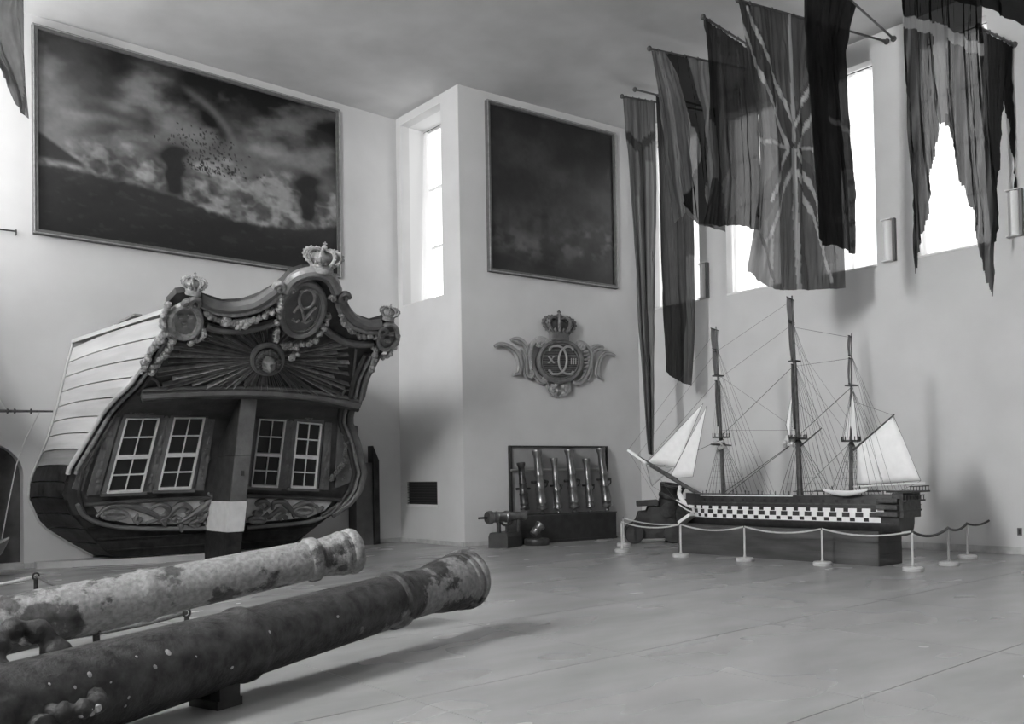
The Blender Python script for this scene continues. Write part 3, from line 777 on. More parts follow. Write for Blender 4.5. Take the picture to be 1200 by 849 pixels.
# crowns
def crown(base, up, right, fwd, R, Hh, m, par, name='crown', m2=None, fs=1.0):
    base = np.asarray(base, float); up = nrm(up); right = nrm(right); fwd = nrm(fwd)*fs
    def w(r, a, h): return base+right*r*math.cos(a)+fwd*r*math.sin(a)+up*h
    c = MB(); n = 24; prof_ = [(0, .62), (.06, .66), (.16, .62), (.22, .68), (.28, .64)]
    vs = []; fs = []
    for h, r in prof_:
        for k in range(n): vs.append(w(R*r, 2*math.pi*k/n, Hh*h))
    for i in range(len(prof_)-1):
        for k in range(n): fs.append((i*n+k, i*n+(k+1) % n, (i+1)*n+(k+1) % n, (i+1)*n+k))
    fs.append(tuple(range(n-1, -1, -1))); fs.append(tuple((len(prof_)-1)*n+k for k in range(n)))
    c.add(vs, fs); o = c.build(name, m, par, True)
    MB().blob(base+up*Hh*.45, (R*.66, R*.66, Hh*.26), (right, fwd, up), 12, 6).build('crown_cap', m2 or m, o, True)
    for k in range(8):
        a = 2*math.pi*k/8+.2
        pts = [w(R*r, a, Hh*h) for r, h in ((.62, .26), (.85, .38), (1.0, .52), (.92, .66), (.62, .74), (.25, .72), (0.02, .70))]
        pts = smoothline(pts, 3)
        MB().tube(pts, R*.10, 6).build('crown_arch', m, o, True)
        pe = MB()
        for j in range(2, len(pts)-4, 2): pe.blob(pts[j]+nrm(pts[j]-(base+up*Hh*.45))*R*.09, R*.075, None, 6, 4)
        pe.blob(w(R*.68, a+.39, Hh*.33), R*.11, None, 6, 4)
        pe.build('pearls', m, o, True)['kind'] = 'stuff'
    MB().blob(base+up*Hh*.80, R*.17, None, 8, 6).build('orb', m, o, True)
    cr = MB(); cr.tube([base+up*Hh*.86, base+up*Hh*1.0], R*.045, 6); cr.tube([base+up*Hh*.94-right*R*.11, base+up*Hh*.94+right*R*.11], R*.045, 6)
    cr.build('cross', m, o, True); return o
def Lx(px, py, h=0): return UW(px, py, h)
CUP = nrm(UP+OUT*.35)
b = UW(376, 317, 0); crown(b-UP*.04, CUP, E1, nrm(np.cross(CUP, E1)), .30, .50, 'stern_gilt_pale', ster)
b = UW(226, 344, 0); crown(b-UP*.03, CUP, E1, nrm(np.cross(CUP, E1)), .185, .36, 'stern_gilt_pale', ster)
b = UW(455, 374, 0); crown(b-UP*.03, CUP, E1, nrm(np.cross(CUP, E1)), .17, .31, 'stern_gilt_pale', ster)
# mouldings down the edges of the transom
for off, r, m in ((.0, .042, 'plank_pale'), (.13, .035, 'stern_gilt_pale'), (.24, .03, 'stern_dark')):
    pts = [S3(prof(SLL, z)+off, Ez(z)+.06, z) for z in np.linspace(1.75 if off < .2 else 1.0, 3.9, 26)]
    MB().tube(pts, r, 8).build('edge_moulding', m, ster, True)
for off, r, m in ((-.02, .07, 'stern_mid'), (-.16, .04, 'stern_gilt'), (-.27, .05, 'stern_dark')):
    pts = [S3(prof(SRR, z)+off, Ez(z)+.05, z) for z in np.linspace(.78, 3.9, 28)]
    MB().tube(pts, r, 8).build('edge_moulding', m, ster, True)
garland([(400, 505), (404, 520), (402, 538), (394, 552), (386, 560)], 20, .03, .05, 'stern_mid', 'carving', .06, ster, LW, 2.0)

# low plinth and the dark panel behind the stern
pl = thing('plinth', 'low painted plinth on the floor under the carved stern', 'plinth', S3(0, -1.2, 0))
MB().prism([S3(-3.05, -1.45, 0), S3(-1.0, -.85, 0), S3(1.6, -.85, 0), S3(3.4, -1.45, 0), S3(3.4, -1.72, 0), S3(-3.05, -1.72, 0)], UP*.12).build('plinth_body', mat('plinth_paint', .45, .7, .05, 3), pl)
pn = thing('backing_panel', 'tall dark panel standing at the wall behind the right side of the stern', 'panel', (11.1, 18.5, 0))
MB().box((10.75, 18.35, 0), (11.2, 18.70, 1.95)).build('front_board', mat('panel_dark', .10, .7, .02, 4), pn)
MB().prism([(11.2, 18.30, 0), (11.45, 18.45, 0), (11.45, 18.45, 2.0), (11.2, 18.30, 2.35)], (0, .25, 0)).build('side_board', 'plank_tar', pn)
# ================================================================ pictures
mat_paint('oil_paint_a', .38, .35, .12); mat_paint('oil_paint_b', .38, .4, .12)
mat('frame_gilt', .26, .4, .06, 10, spec=.5); mat('frame_dark', .10, .5, .02, 10)
def picture(name, label, P, Q, n, z0, z1, fn, m, nu=280, nv=170, fw=.09):
    P = np.array(P, float); Q = np.array(Q, float); d = Q-P; L = np.linalg.norm(d); d = d/L; n = np.array(n, float)
    t = thing(name, label, 'painting', (P+Q)/2+UP*z0)
    def w(s, z, h): return P+d*s+UP*z+n*h
    u = np.linspace(0, 1, nu); v = np.linspace(0, 1, nv); U_, V_ = np.meshgrid(u, v)
    g = [[w(fw*.6+(L-fw*1.2)*a, z1-fw*.6-(z1-z0-fw*1.2)*b, .05) for a in u] for b in v]
    MB().grid(g).build('canvas', m, t, False, colors=np.clip(fn(U_, V_), .004, .9).ravel(), fix=False)
    for s0, s1, a, b in ((0, L, z1-fw, z1), (0, L, z0, z0+fw), (0, fw, z0+fw, z1-fw), (L-fw, L, z0+fw, z1-fw)):
        c = w((s0+s1)/2, (a+b)/2, .055)
        r = MB().obox(c, (d, n, UP), ((s1-s0)/2, .055, (b-a)/2)).build('frame_rail', 'frame_dark', t)
        horiz = s1-s0 > 1
        if horiz: pts = [w(s0, b-.02 if a > (z0+z1)/2 else a+.02, .11), w(s1, b-.02 if a > (z0+z1)/2 else a+.02, .11)]
        else: pts = [w(s0+.02 if s0 < 1 else s1-.02, z0, .11), w(s0+.02 if s0 < 1 else s1-.02, z1, .11)]
        MB().tube(pts, .013, 6).build('gilt_bead', 'frame_gilt', r, True)
    return t
def sst(a, b, x): t = np.clip((x-a)/(b-a), 0, 1); return t*t*(3-2*t)
def paint_a(u, v):
    x, y = u*6.6, v*4.0
    c1 = fbm(x*.9+.35*y+5, y*1.5, 6, 3); c2 = fbm(x*1.9, y*2.6+9, 6, 11)
    warp = .06*(fbm(x*1.3, y*1.3, 4, 40)-.5)
    sky = .045+.15*sst(.40, .72, c1)+.09*(c2-.5)
    sky = sky+.10*sst(.22, .0, u)*sst(.0, .35, v)+.07*sst(.25, .55, v)*sst(.95, .5, u)
    sky = sky-.05*sst(.25, .0, v)*sst(.1, .5, u)-.045*sst(.3, .0, v)*sst(.6, .85, u)
    # streaks of bright cloud
    for (uc, vc, su, sv, k, a) in ((.27, .29, .10, .03, .14, .12), (.17, .37, .12, .025, .10, -.1), (.35, .24, .08, .03, .08, -.15), (.72, .36, .14, .05, .10, .05), (.55, .52, .16, .06, .12, .0), (.78, .47, .2, .06, .12, .0), (.1, .33, .1, .14, .08, 0)):
        dv = v-vc-a*(u-uc)+warp
        sky = sky+k*np.exp(-((u-uc)/su)**2-(dv/sv)**2)*(.4+1.2*c2)
    # pale rainbow arc
    r = np.sqrt(((u-.42)/1.0)**2+((v-.62)*.62/.62)**2)
    rr_ = np.sqrt(((u-.38)*1.6)**2+(v-.50)**2); arc = (np.exp(-((rr_-.40)/.022)**2)-.7*np.exp(-((rr_-.345)/.03)**2))*sst(.42, .47, u)*sst(.66, .58, u)*sst(.40, .30, v)
    sky = sky+.075*arc
    # bank of smoke along the sea
    un = u+.02*(fbm(x*2, y*0+1, 4, 21)-.5)
    bot = np.interp(un, [0, .1, .25, .4, .5, .6, .75, .88, 1], [.665, .665, .675, .70, .74, .775, .775, .75, .70])+.012*(fbm(x*5, y*0+4, 4, 30)-.5)
    top = np.interp(un, [0, .1, .2, .4, .6, .8, 1], [.60, .55, .50, .50, .48, .47, .50])
    puff = fbm(x*3.4, y*4.4, 5, 77); puff2 = fbm(x*8, y*9, 4, 99); lump = 1-np.abs(2*fbm(x*2.6+3, y*3.6, 3, 61)-1)
    band = sst(-.05, .07, v-top+.16*(puff-.5))*sst(.022, -.012, v-bot+.03*(puff2-.5))
    smoke = .09+.24*sst(.38, .72, puff)+.10*(puff2-.5)+.08*sst(.7, 1, lump)
    col = sky*(1-band)+smoke*band
    # dark sea
    sea = .020+.030*fbm(x*1.4, y*3, 5, 55)*sst(1.0, .7, v)+.014*sst(.62, .75, fbm(x*5, y*12, 4, 56))
    land = sst(bot-.014, bot+.014, v+.02*(puff2-.5))
    col = col*(1-land)+sea*land
    # dark hill at the left
    hill = sst(.012, -.012, (.49+.95*u)-v+.01)*sst(.16, .12, u)*sst(.66, .62, v)
    col = col*(1-hill)+.045*hill
    # exploding ships: dark plumes
    for uc, v0, v1, w0 in ((.405, .45, .69, .021), (.88, .45, .70, .023)):
        wd = w0*(1.1+.9*sst(v1, v0, v)+.8*(puff-.5))
        pl_ = np.exp(-((u-uc-.012*np.sin(v*60)*(v1-v)*4)/wd)**2)*sst(v0-.05, v0+.02, v)*sst(v1+.01, v1-.02, v)
        pl_ = np.clip(pl_*1.8, 0, 1); col = col*(1-pl_*.95)+.02*pl_*.95
    # flying debris
    rg = np.random.RandomState(4)
    for k in range(240):
        a = rg.uniform(-2.6, -.2); r_ = rg.uniform(.03, .30)**1.0; uu = .50+.16*math.cos(a)*r_/.2*.6+rg.normal(0, .04); vv = .56+math.sin(a)*r_*.9
        s1, s2 = rg.uniform(.0015, .0035), rg.uniform(.003, .008)
        m_ = (abs(u-uu) < .02) & (abs(v-vv) < .03)
        col[m_] = np.where((((u[m_]-uu)/s1)**2+((v[m_]-vv)/s2)**2) < 1, .03, col[m_])
    return .82*col*(.9+.2*fbm(x*14, y*14, 3, 8))
def paint_b(u, v):
    x, y = u*3.9, v*4.0
    c1 = fbm(x*.9, y*1.1, 6, 5)
    col = .014+.022*sst(.4, .75, c1)+.02*np.exp(-((u-.45)/.35)**2-((v-.5)/.28)**2)*c1*2
    h = fbm(x*3, y*4, 5, 17)
    glow = np.exp(-((v-.78-.05*np.sin(u*5))/.10)**2)
    col = col+glow*.05*sst(.40, .75, h)+.03*glow*sst(.55, .8, u)*sst(.45, .7, h)
    for uc, vc, sw, sh in ((.12, .70, .03, .10), (.30, .68, .035, .10), (.42, .66, .03, .11), (.66, .68, .035, .12), (.80, .70, .03, .09)):
        m_ = np.exp(-((u-uc)/sw)**4-((v-vc)/sh)**4); col = col*(1-.6*m_)+.035*m_*h
    col = col*(1-.35*sst(.83, .95, v))
    return col*(.85+.3*fbm(x*12, y*12, 3, 9))
picture('painting', 'large sea battle painting with smoke and stormy sky above the carved stern', (4.02, YA, 0), (10.6, YA, 0), (0, -1, 0), 6.33, 10.35, paint_a, 'oil_paint_a')
a, b = onC(569.5, 230), onC(720, 250)
picture('painting', 'very dark squarish painting of ships above the crowned wall emblem', (a[0], a[1], 0), (b[0], b[1], 0), CNOR, 6.32, 10.33, paint_b, 'oil_paint_b', 180, 180, .08)

# ================================================================ crowned emblem on the wall
mat('emb_stone', .31, .5, .06, 8, .15, 30, spec=.5); mat('emb_gold', .30, .4, .06, 8, spec=.5); mat('emb_dark', .05, .5, .02, 8); mat('emb_mid', .13, .5, .04, 8)
em = thing('crowned_emblem', 'carved emblem with crown, two interlaced letters C and the number XIII', 'emblem', onC(655, 466, .0))
def EW(px, py, h=0.0): return onC(px, py, .02+h)
Z = lambda x, y: (570+x*160/1045.0, 350+y*130/849.0)            # from the enlarged view
disc = MB().prism([EW(*Z(565+165*math.cos(t), 482+155*math.sin(t)), .14) for t in np.linspace(0, 2*math.pi, 36, endpoint=False)], -CNOR*.15).build('shield', 'emb_dark', em)
MB().tube([EW(*Z(565+165*math.cos(t), 482+155*math.sin(t)), .14) for t in np.linspace(0, 2*math.pi, 40, endpoint=False)], .055, 8, closed=True).build('shield_rim', 'emb_mid', disc, True)
MB().tube([EW(*Z(565+140*math.cos(t), 482+132*math.sin(t)), .145) for t in np.linspace(0, 2*math.pi, 40, endpoint=False)], .018, 6, closed=True).build('shield_rim', 'emb_mid', disc, True)
for k in range(15):                                               # engraved horizontal lines
    y = 372+k*15.5; hw = math.sqrt(max(0, 1-((y-482)/132)**2))*136
    MB().tube([EW(*Z(565-hw, y), .142), EW(*Z(565+hw, y), .142)], .008, 5).build('field_line', 'emb_mid', disc)
def stroke(pts, r, par=disc, name='letter_stroke', m='emb_gold', h=.165, s=6): 
    L = smoothline([EW(*Z(*q), h) for q in pts], s); return MB().tube(L, r, 7).build(name, m, par, True)
def arc(cx, cy, rx, ry, a0, a1, n=12): return [(cx+rx*math.cos(math.radians(a)), cy+ry*math.sin(math.radians(a))) for a in np.linspace(a0, a1, n)]
stroke([(484, 398), (490, 378), (510, 366)]+arc(540, 472, 76, 108, -100, 100)[0:]+[(505, 578), (484, 552)], .03)
stroke([(664, 400), (658, 380), (640, 370)]+arc(630, 474, 76, 106, -80, -280)+[(650, 580), (664, 558)], .03)
stroke([(474, 370), (484, 384), (480, 402)], .02); stroke([(476, 548), (490, 556), (488, 570)], .02)
stroke([(478, 446), (518, 494)], .022); stroke([(516, 446), (476, 494)], .015)
for x in (650, 667, 684): stroke([(x, 458), (x, 503)], .016)
for x0, x1, y in ((472, 488, 446), (508, 522, 446), (470, 484, 494), (508, 524, 494)): stroke([(x0, y), (x1, y)], .01)
# scrolls and acanthus
def scr(pts, r, m='emb_stone', h=.08, name='scroll', ends=.35):
    L = smoothline([EW(*Z(*q), h) for q in pts], 6); n = len(L)
    rs = [r*(ends+(1-ends)*math.sin(math.pi*min(1, max(0, .08+.84*i/(n-1))))) for i in range(n)]
    o = MB().tube(L, rs, 8).build(name, m, em, True)
    if name == 'scroll' and n > 12:
        for q in (-.55, .55):
            R_ = []
            for i in range(1, n-1):
                t_ = nrm(L[i+1]-L[i-1]); sd = np.cross(t_, CNOR); R_.append(L[i]+CNOR*rs[i]*.80+sd*rs[i]*q)
            MB().tube(R_, [.22*w for w in rs[1:-1]], 5).build('carved_ridge', 'emb_mid' if q > 0 else 'emb_gold', o, True)
    return o
scr([(62, 365), (110, 350), (170, 368), (222, 410), (250, 470), (255, 530), (240, 575), (205, 582)], .075)
scr([(185, 318), (235, 308), (280, 335), (310, 385), (318, 440)], .06); scr([(190, 325), (225, 330), (262, 352)], .04)
scr([(265, 380), (292, 440), (296, 520), (300, 580), (330, 605), (355, 580), (345, 540)], .06)
scr([(345, 560), (330, 490), (332, 410), (355, 345), (400, 312), (440, 318), (445, 345), (420, 365), (392, 350), (400, 330)], .07)
scr([(360, 555), (385, 610), (420, 640), (455, 632), (450, 610), (430, 612)], .06)
scr([(690, 350), (705, 333), (740, 345), (770, 380), (790, 420), (790, 480), (770, 560), (735, 620), (690, 650), (662, 640), (665, 622)], .07)
volute(*Z(722, 372), 5.2, 1.6, 1, math.pi*1.2, .05, 'emb_stone', EW, em, .11, 'volute')
volute(*Z(410, 345), 5.0, 1.5, -1, 0, .05, 'emb_stone', EW, em, .11, 'volute')
scr([(800, 385), (830, 362), (870, 365), (885, 380), (850, 388), (815, 410), (800, 470), (800, 560), (775, 625)], .055)
scr([(985, 440), (950, 425), (905, 425), (870, 460), (850, 520), (845, 580), (870, 608), (880, 600)], .06)
for k in range(7):                                                # shell ribs at the right of the shield
    y = 400+k*30; scr([(738, y+8), (765, y+6), (790, y-4)], .035, 'emb_stone', .1, 'shell_rib')
for k in range(7):
    y = 390+k*28; scr([(350, y), (342, y+8), (336, y+2)], .035, 'emb_stone', .1, 'shell_rib')
mb = MB(); rng = random.Random(2)
for k in range(26):
    a = rng.uniform(0, 6.28); r = math.sqrt(rng.uniform(0, 1))
    mb.blob(EW(*Z(552+80*r*math.cos(a), 690+52*r*math.sin(a)), .07+.05*(1-r)), rng.uniform(.04, .07), None, 7, 4)
mb.build('leaf_mask', 'emb_stone', em, True)
for s_ in (-1, 1): scr([(550+s_*85, 650), (550+s_*80, 690), (550+s_*55, 730), (550+s_*10, 745)], .045, 'emb_stone', .08)
b = EW(*Z(560, 322), .15)
crown(b, UP, CDIR, CNOR, .45, .74, 'emb_mid', em, 'crown', 'emb_dark', .30)
# ================================================================ flags on poles
mat_cloth('bunting', .48, .07); mat_cloth('bunting_dense', .35, .02)
mat('pole_wood', .06, .5)
def poly1(L, t):
    L = np.array(L, float); d = np.r_[0, np.cumsum(np.linalg.norm(np.diff(L, axis=0), axis=1))]; d = d/d[-1]
    return np.stack([np.interp(t, d, L[:, 0]), np.interp(t, d, L[:, 1])], -1)
def inpoly(x, y, P):
    r = np.zeros(x.shape, bool); j = len(P)-1
    for i in range(len(P)):
        xi, yi = P[i]; xj, yj = P[j]
        if yi != yj: r ^= ((yi > y) != (yj > y)) & (x < (xj-xi)*(y-yi)/(yj-yi)+xi)
        j = i
    return r
def segdist(x, y, A, B):
    A = np.array(A, float); B = np.array(B, float); e = B-A
    t = np.clip(((x-A[0])*e[0]+(y-A[1])*e[1])/(e@e), 0, 1)
    return np.hypot(x-A[0]-t*e[0], y-A[1]-t*e[1])
def flag(label, base, tip, top, left, right, bottom, colfn, folds=7, amp=.07, m='bunting', nu=84, nv=100, cut=None, pole=True, phase=0.0, pleat=.17, name='flag'):
    base = np.array(base, float); tip = np.array(tip, float)
    d = tip-base; n = nrm(np.cross(d, UP))
    if n@(CAM-base) < 0: n = -n
    u = np.linspace(0, 1, nu); v = np.linspace(0, 1, nv)
    Tp, Bt, Lf, Rt = poly1(top, u), poly1(bottom, u), poly1(left, v), poly1(right, v)
    U_, V_ = np.meshgrid(u, v)
    X = (1-V_)[..., None]*Tp[None]+V_[..., None]*Bt[None]+(1-U_)[..., None]*Lf[:, None]+U_[..., None]*Rt[:, None]
    X = X-((1-U_)*(1-V_))[..., None]*Tp[0]-(U_*(1-V_))[..., None]*Tp[-1]-((1-U_)*V_)[..., None]*Bt[0]-(U_*V_)[..., None]*Bt[-1]
    wob = fbm(U_*folds*.9+phase*7, V_*1.6+phase*3, 4, int(phase*100)+5)-.5
    ph = phase+2*math.pi*folds*.6*(U_+.05*np.sin(3*V_+phase))+7.0*wob
    H = amp*.75*(.25+.75*V_**.6)*(np.sin(ph)+.5*np.sin(1.7*ph+1.3)+.5*wob*3)*(1-.45*V_**6)
    px, py = X[..., 0], X[..., 1]
    wid = np.linalg.norm(onpl(top[-1][0], top[-1][1], base, n)-onpl(top[0][0], top[0][1], base, n)); de = nrm(d)
    SH = wid/max(folds, 3)*pleat*np.sin(2*ph*.9+.7)*np.minimum(1, np.sin(math.pi*U_)*2.2)*(.25+.75*V_**.5)*(1-.5*V_**6)
    H = H+.010*np.sin(ph*5.3+2*V_)+.006*np.sin(ph*9.1)
    g = [[onpl(px[i, j], py[i, j], base, n)+n*H[i, j]+de*SH[i, j] for j in range(nu)] for i in range(nv)]
    col = np.clip(colfn(px, py, U_, V_), .008, .8)
    mb = MB(); mb.v = [tuple(q) for r in g for q in r]
    keep = np.ones((nv-1, nu-1), bool)
    if cut is not None:
        cx = (px[:-1, :-1]+px[1:, 1:])/2; cy = (py[:-1, :-1]+py[1:, 1:])/2
        for P in cut: keep &= ~inpoly(cx, cy, P)
    mb.f = [(i*nu+j, i*nu+j+1, (i+1)*nu+j+1, (i+1)*nu+j) for i in range(nv-1) for j in range(nu-1) if keep[i, j]]
    t = thing(name, label, 'flag', base, 'old flags on wall poles')
    mb.build('cloth', m, t, 'all', colors=col.ravel(), fix=False)
    if pole:
        e = tip-base; L = np.linalg.norm(e); e = e/L
        MB().tube([base, tip], .022, 8).build('pole', 'pole_wood', t, True)
        MB().blob(tip, .055, None, 8, 6).build('finial', 'pole_wood', t, True)
        MB().lathe([(0, .06), (.03, .06), (.04, .035), (.12, .03)], base, e, 12).build('wall_socket', 'pole_wood', t, True)
        rg = MB()
        k = 5
        for i in range(k):
            q = lerp(onpl(top[0][0], top[0][1], base, n), onpl(top[-1][0], top[-1][1], base, n), (i+.5)/k)
            s = (q-base)@e; c = base+e*s
            rg.tube([c+(n*math.cos(a)+UP*math.sin(a))*.034 for a in np.linspace(0, 2*math.pi, 10, endpoint=False)], .008, 5, closed=True)
        rg.build('ring', 'pole_wood', t)
    return t
def P_(y): return np.array([XD, y, 10.3])
def tipz(px, py, z): return onz(px, py, z)
def const(c, k=.25): return lambda px, py, u, v: c*(1-k+2*k*fbm(px*.05+c*90, py*.02, 4, int(c*1000)))
B13, B10, B8, B6 = P_(13.16), P_(10.9), P_(8.72), P_(6.4); B13b = P_(12.98); B10b = P_(10.74); B8c = P_(8.58)
# long pennant nearest the corner
def c1(px, py, u, v):
    c = .17*(.75+.5*fbm(px*.08, py*.02, 4, 2))+0*u
    d = np.minimum(segdist(px, py, (736, 160), (748, 173)), segdist(px, py, (765, 160), (750, 173)))
    c = np.where((d < 4.5) & (py < 185), .02, c)
    c = np.where((abs(u-.52) < .12) & (py > 170), .03, c)
    c = np.where((abs(u-.78) < .12) & (py > 190), .30, c)
    return np.where((abs(u-.25) < .08) & (py > 230), .26, c)
flag('long narrow grey pennant hanging in the corner down to the model ship bowsprit', B13, tipz(729, 113, 10.3), [(730, 114), (767, 118.5)],
     [(730, 114), (737, 200), (744, 300), (750, 400), (756, 480), (760, 532)], [(767, 118.5), (769, 200), (768, 300), (767, 400), (766, 480), (765, 534)], [(760, 532), (765, 534)], c1, 4, .05, phase=.5, nv=120, nu=40)
# very long dark flag
def c2(px, py, u, v):
    c = .05*(.7+.6*fbm(px*.1, py*.03, 4, 6))
    c = np.where((u > .72) & (py > 300), .15, c)
    c = np.where((u < .42) & (py > 340), .05, c)
    return c
flag('long dark flag with a pale right edge hanging lowest of all beside the corner', B13b, tipz(744, 105, 10.3), [(768, 112), (800, 121.5)],
     [(768, 112), (772, 200), (774, 300), (777, 380), (780, 436)], [(800, 121.5), (812, 200), (815, 300), (816, 380), (811, 453)], [(780, 436), (795, 447), (811, 453)], c2, 4, .06, 'bunting_dense', phase=1.1, nv=120)
# grey flag with a dark diagonal band
def c3(px, py, u, v):
    c = .22*(.75+.5*fbm(px*.06, py*.02, 4, 9))
    band = inpoly(px, py, [(779, 62), (805, 66), (828, 150), (832, 175), (826, 230), (834, 262), (815, 255), (800, 240), (812, 215), (822, 180), (808, 130), (795, 90)])
    c = np.where(band, .018, c)
    return np.where(inpoly(px, py, [(800, 230), (820, 262), (835, 268), (830, 240), (815, 222)]), .02, c)
flag('pale grey flag with a dark diagonal band between two dark flags', B10, tipz(761, 57, 10.3), [(763, 59), (840, 73)],
     [(763, 59), (770, 100), (777, 160), (783, 225), (790, 262)], [(840, 73), (843, 130), (842, 190), (846, 240), (850, 272)], [(790, 262), (803, 250), (816, 262), (850, 272)], c3, 5, .06, phase=2.0)
# dark flag with a paler wedge
def c4(px, py, u, v):
    c = .04*(.7+.6*fbm(px*.07, py*.03, 4, 12))
    c = np.where(inpoly(px, py, [(842, 65), (868, 65), (860, 115), (855, 118)]), .055, c)
    c = np.where(inpoly(px, py, [(832, 140), (840, 150), (842, 212), (833, 205)]), .13, c)
    return np.where(inpoly(px, py, [(848, 215), (856, 190), (868, 240), (850, 268)]), .10, c)
flag('blackish flag with a paler wedge left of the crossed flag', B10b, tipz(824, 20, 10.3), [(825, 22), (880, 59.5)],
     [(825, 22), (830, 90), (832, 150), (836, 205), (826, 262)], [(880, 59.5), (888, 140), (890, 200), (889, 270)], [(826, 262), (845, 266), (865, 265), (889, 272)], c4, 5, .06, phase=.2)
# flag with upright and diagonal crosses
def c5(px, py, u, v):
    c = np.where(py < 120, .085, .11)*(.7+.6*fbm(px*.05, py*.02, 4, 15))
    cx, cy = 929, 170
    def ln(A, B, w, val, c): return np.where(segdist(px, py, A, B) < w, val, c)
    # broad dark arms of the diagonal cross, edged pale
    for A in ((872, 10), (962, 72), (892, 250), (975, 300)): c = ln((cx, cy), A, 9, .05, c)
    for A, B in (((876, 8), (930, 150)), ((866, 20), (924, 172)), ((948, 100), (931, 150)), ((952, 128), (936, 172)), ((924, 176), (904, 235)), ((931, 190), (898, 290)), ((934, 176), (956, 240)), ((934, 200), (975, 330)), ((898, 290), (893, 325)), ((956, 240), (964, 300))): c = ln(A, B, 1.7, .5, c)
    c = ln((925, 18), (930, 165), 2.0, .42, c); c = ln((930, 175), (936, 340), 2.5, .45, c)
    c = ln((876, 161), (924, 172), 2.2, .45, c); c = ln((936, 173), (990, 184), 2.2, .45, c)
    c = np.where((px < 905) & (py > 280), .28, c); c = np.where(segdist(px, py, (886, 245), (906, 330)) < 1.5, .02, c)  # lower left corner paled for window light coming through
    return c
flag('large crossed flag with pale diagonal and upright stripes in the middle window', B8, tipz(865, 0, 10.3), [(865, 1), (990, 34)],
     [(865, 1), (876, 60), (888, 140), (890, 200), (885, 260), (877, 318)], [(990, 34), (984, 100), (984, 200), (986, 270), (989, 338)], [(877, 318), (890, 330), (908, 340), (950, 340), (989, 338)], c5, 7, .07, phase=1.0, nu=120, nv=160, pleat=.09)
def c6(px, py, u, v):
    c = .035*(.6+.8*fbm(px*.12, py*.03, 4, 18))
    c = np.where(segdist(px, py, (975, 140), (996, 158)) < 2.2, .2, c)
    c = np.where((u > .72) & (py > 200), .09, c); c = np.where((u > .86) & (py > 140) & (np.sin(py*.25+px*.2) > .6), .02, c)
    return c
T6 = tipz(941, -50, 10.3)
flag('dark narrow flag hanging in front of the crossed flag', B8c, T6, [(943, -48), (1002, 8)],
     [(943, -48), (944, 60), (950, 150), (956, 240), (957, 278)], [(1002, 8), (990, 60), (994, 150), (1001, 230), (1001, 298)], [(957, 278), (966, 288), (982, 287), (990, 293), (1001, 298)], c6, 5, .07, 'bunting_dense', phase=.3)
# swallowtail with a pale cross
def c7(px, py, u, v):
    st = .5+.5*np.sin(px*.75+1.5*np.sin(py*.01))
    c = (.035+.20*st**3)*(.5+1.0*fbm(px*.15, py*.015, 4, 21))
    c = np.where(abs(px-1102-(py-100)*.006) < 6, .5, c)
    yy = np.interp(px, [1055, 1070, 1100, 1115, 1135, 1150, 1165], [18, 22, 30, 35, 48, 52, 52])
    c = np.where(abs(py-yy-6) < 7, .5, c)
    return np.where(py < yy-2, .018, c)
T7 = onpl(1052, -45, B6, nrm(np.cross(np.array([-3.76, -.45, 0]), UP)))
T7 = np.array([T7[0], T7[1], 10.3]) if False else B6+np.array([-3.76, -.45, 0])
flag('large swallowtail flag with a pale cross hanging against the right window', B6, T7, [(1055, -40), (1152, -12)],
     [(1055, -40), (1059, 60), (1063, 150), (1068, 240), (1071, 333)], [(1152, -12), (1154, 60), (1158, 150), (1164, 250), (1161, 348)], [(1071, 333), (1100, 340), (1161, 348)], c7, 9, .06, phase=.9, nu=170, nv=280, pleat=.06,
     cut=[[(1098, 144), (1108, 144), (1115, 165), (1122, 188), (1133, 235), (1142, 262), (1152, 300), (1161, 349), (1155, 380), (1070, 380), (1069, 333), (1074, 300), (1083, 270), (1085, 240), (1092, 200)]])
B8b = np.array([XD, 6.33, 9.32]); T8 = B8b+np.array([-1.7, -.15, .02])
N8 = nrm(np.cross(np.array([-2.3, .55, 0.]), UP))
flag('dark flag behind the swallowtail flag at the right window', B8b, onpl(1146, 31, B8b, N8), [(1146, 32), (1187, 55)],
     [(1146, 32), (1150, 120), (1154, 200), (1160, 286)], [(1187, 55), (1188, 120), (1191, 180), (1192, 232)], [(1160, 286), (1166, 284), (1172, 240), (1178, 190), (1192, 232)], const(.02), 3, .05, 'bunting_dense',
     cut=[[(1174, 118), (1178, 118), (1188, 190), (1190, 240), (1170, 250), (1172, 180)]], phase=.4, pole=True)
B4 = P_(4.15)
flag('dark flag at the top right corner above the swallowtail flag', B4, B4+np.array([-3.6, 1.03, 0]), [(1060, -120), (1290, -40)],
     [(1060, -120), (1062, -60), (1064, -10)], [(1290, -40), (1288, 0), (1285, 70)], [(1064, -10), (1130, 2), (1165, 14), (1205, 32), (1285, 70)], const(.018), 5, .06, 'bunting_dense', phase=.9)
# lit flag at the upper left edge
BL = np.array([XBL, 16.35, 10.25]); TL = np.array([3.62, 15.9, 10.25])
def cL(px, py, u, v):
    c = .15*(.8+.4*fbm(px*.15, py*.06, 4, 25)); c = np.where(abs(px-28.5) < 1.1, .05, c)
    return np.where((abs(py-97) < 4), .12, c)
flag('pale worn flag at the upper left edge of the picture', BL, TL, [(-70, -60), (27, -32)],
     [(-70, -60), (-60, 0), (-20, 50), (1, 72), (3, 85)], [(27, -32), (28, 20), (28, 60), (30, 100), (34, 139)], [(3, 85), (16, 112), (24, 130), (34, 139)], cL, 3, .05, phase=.6)
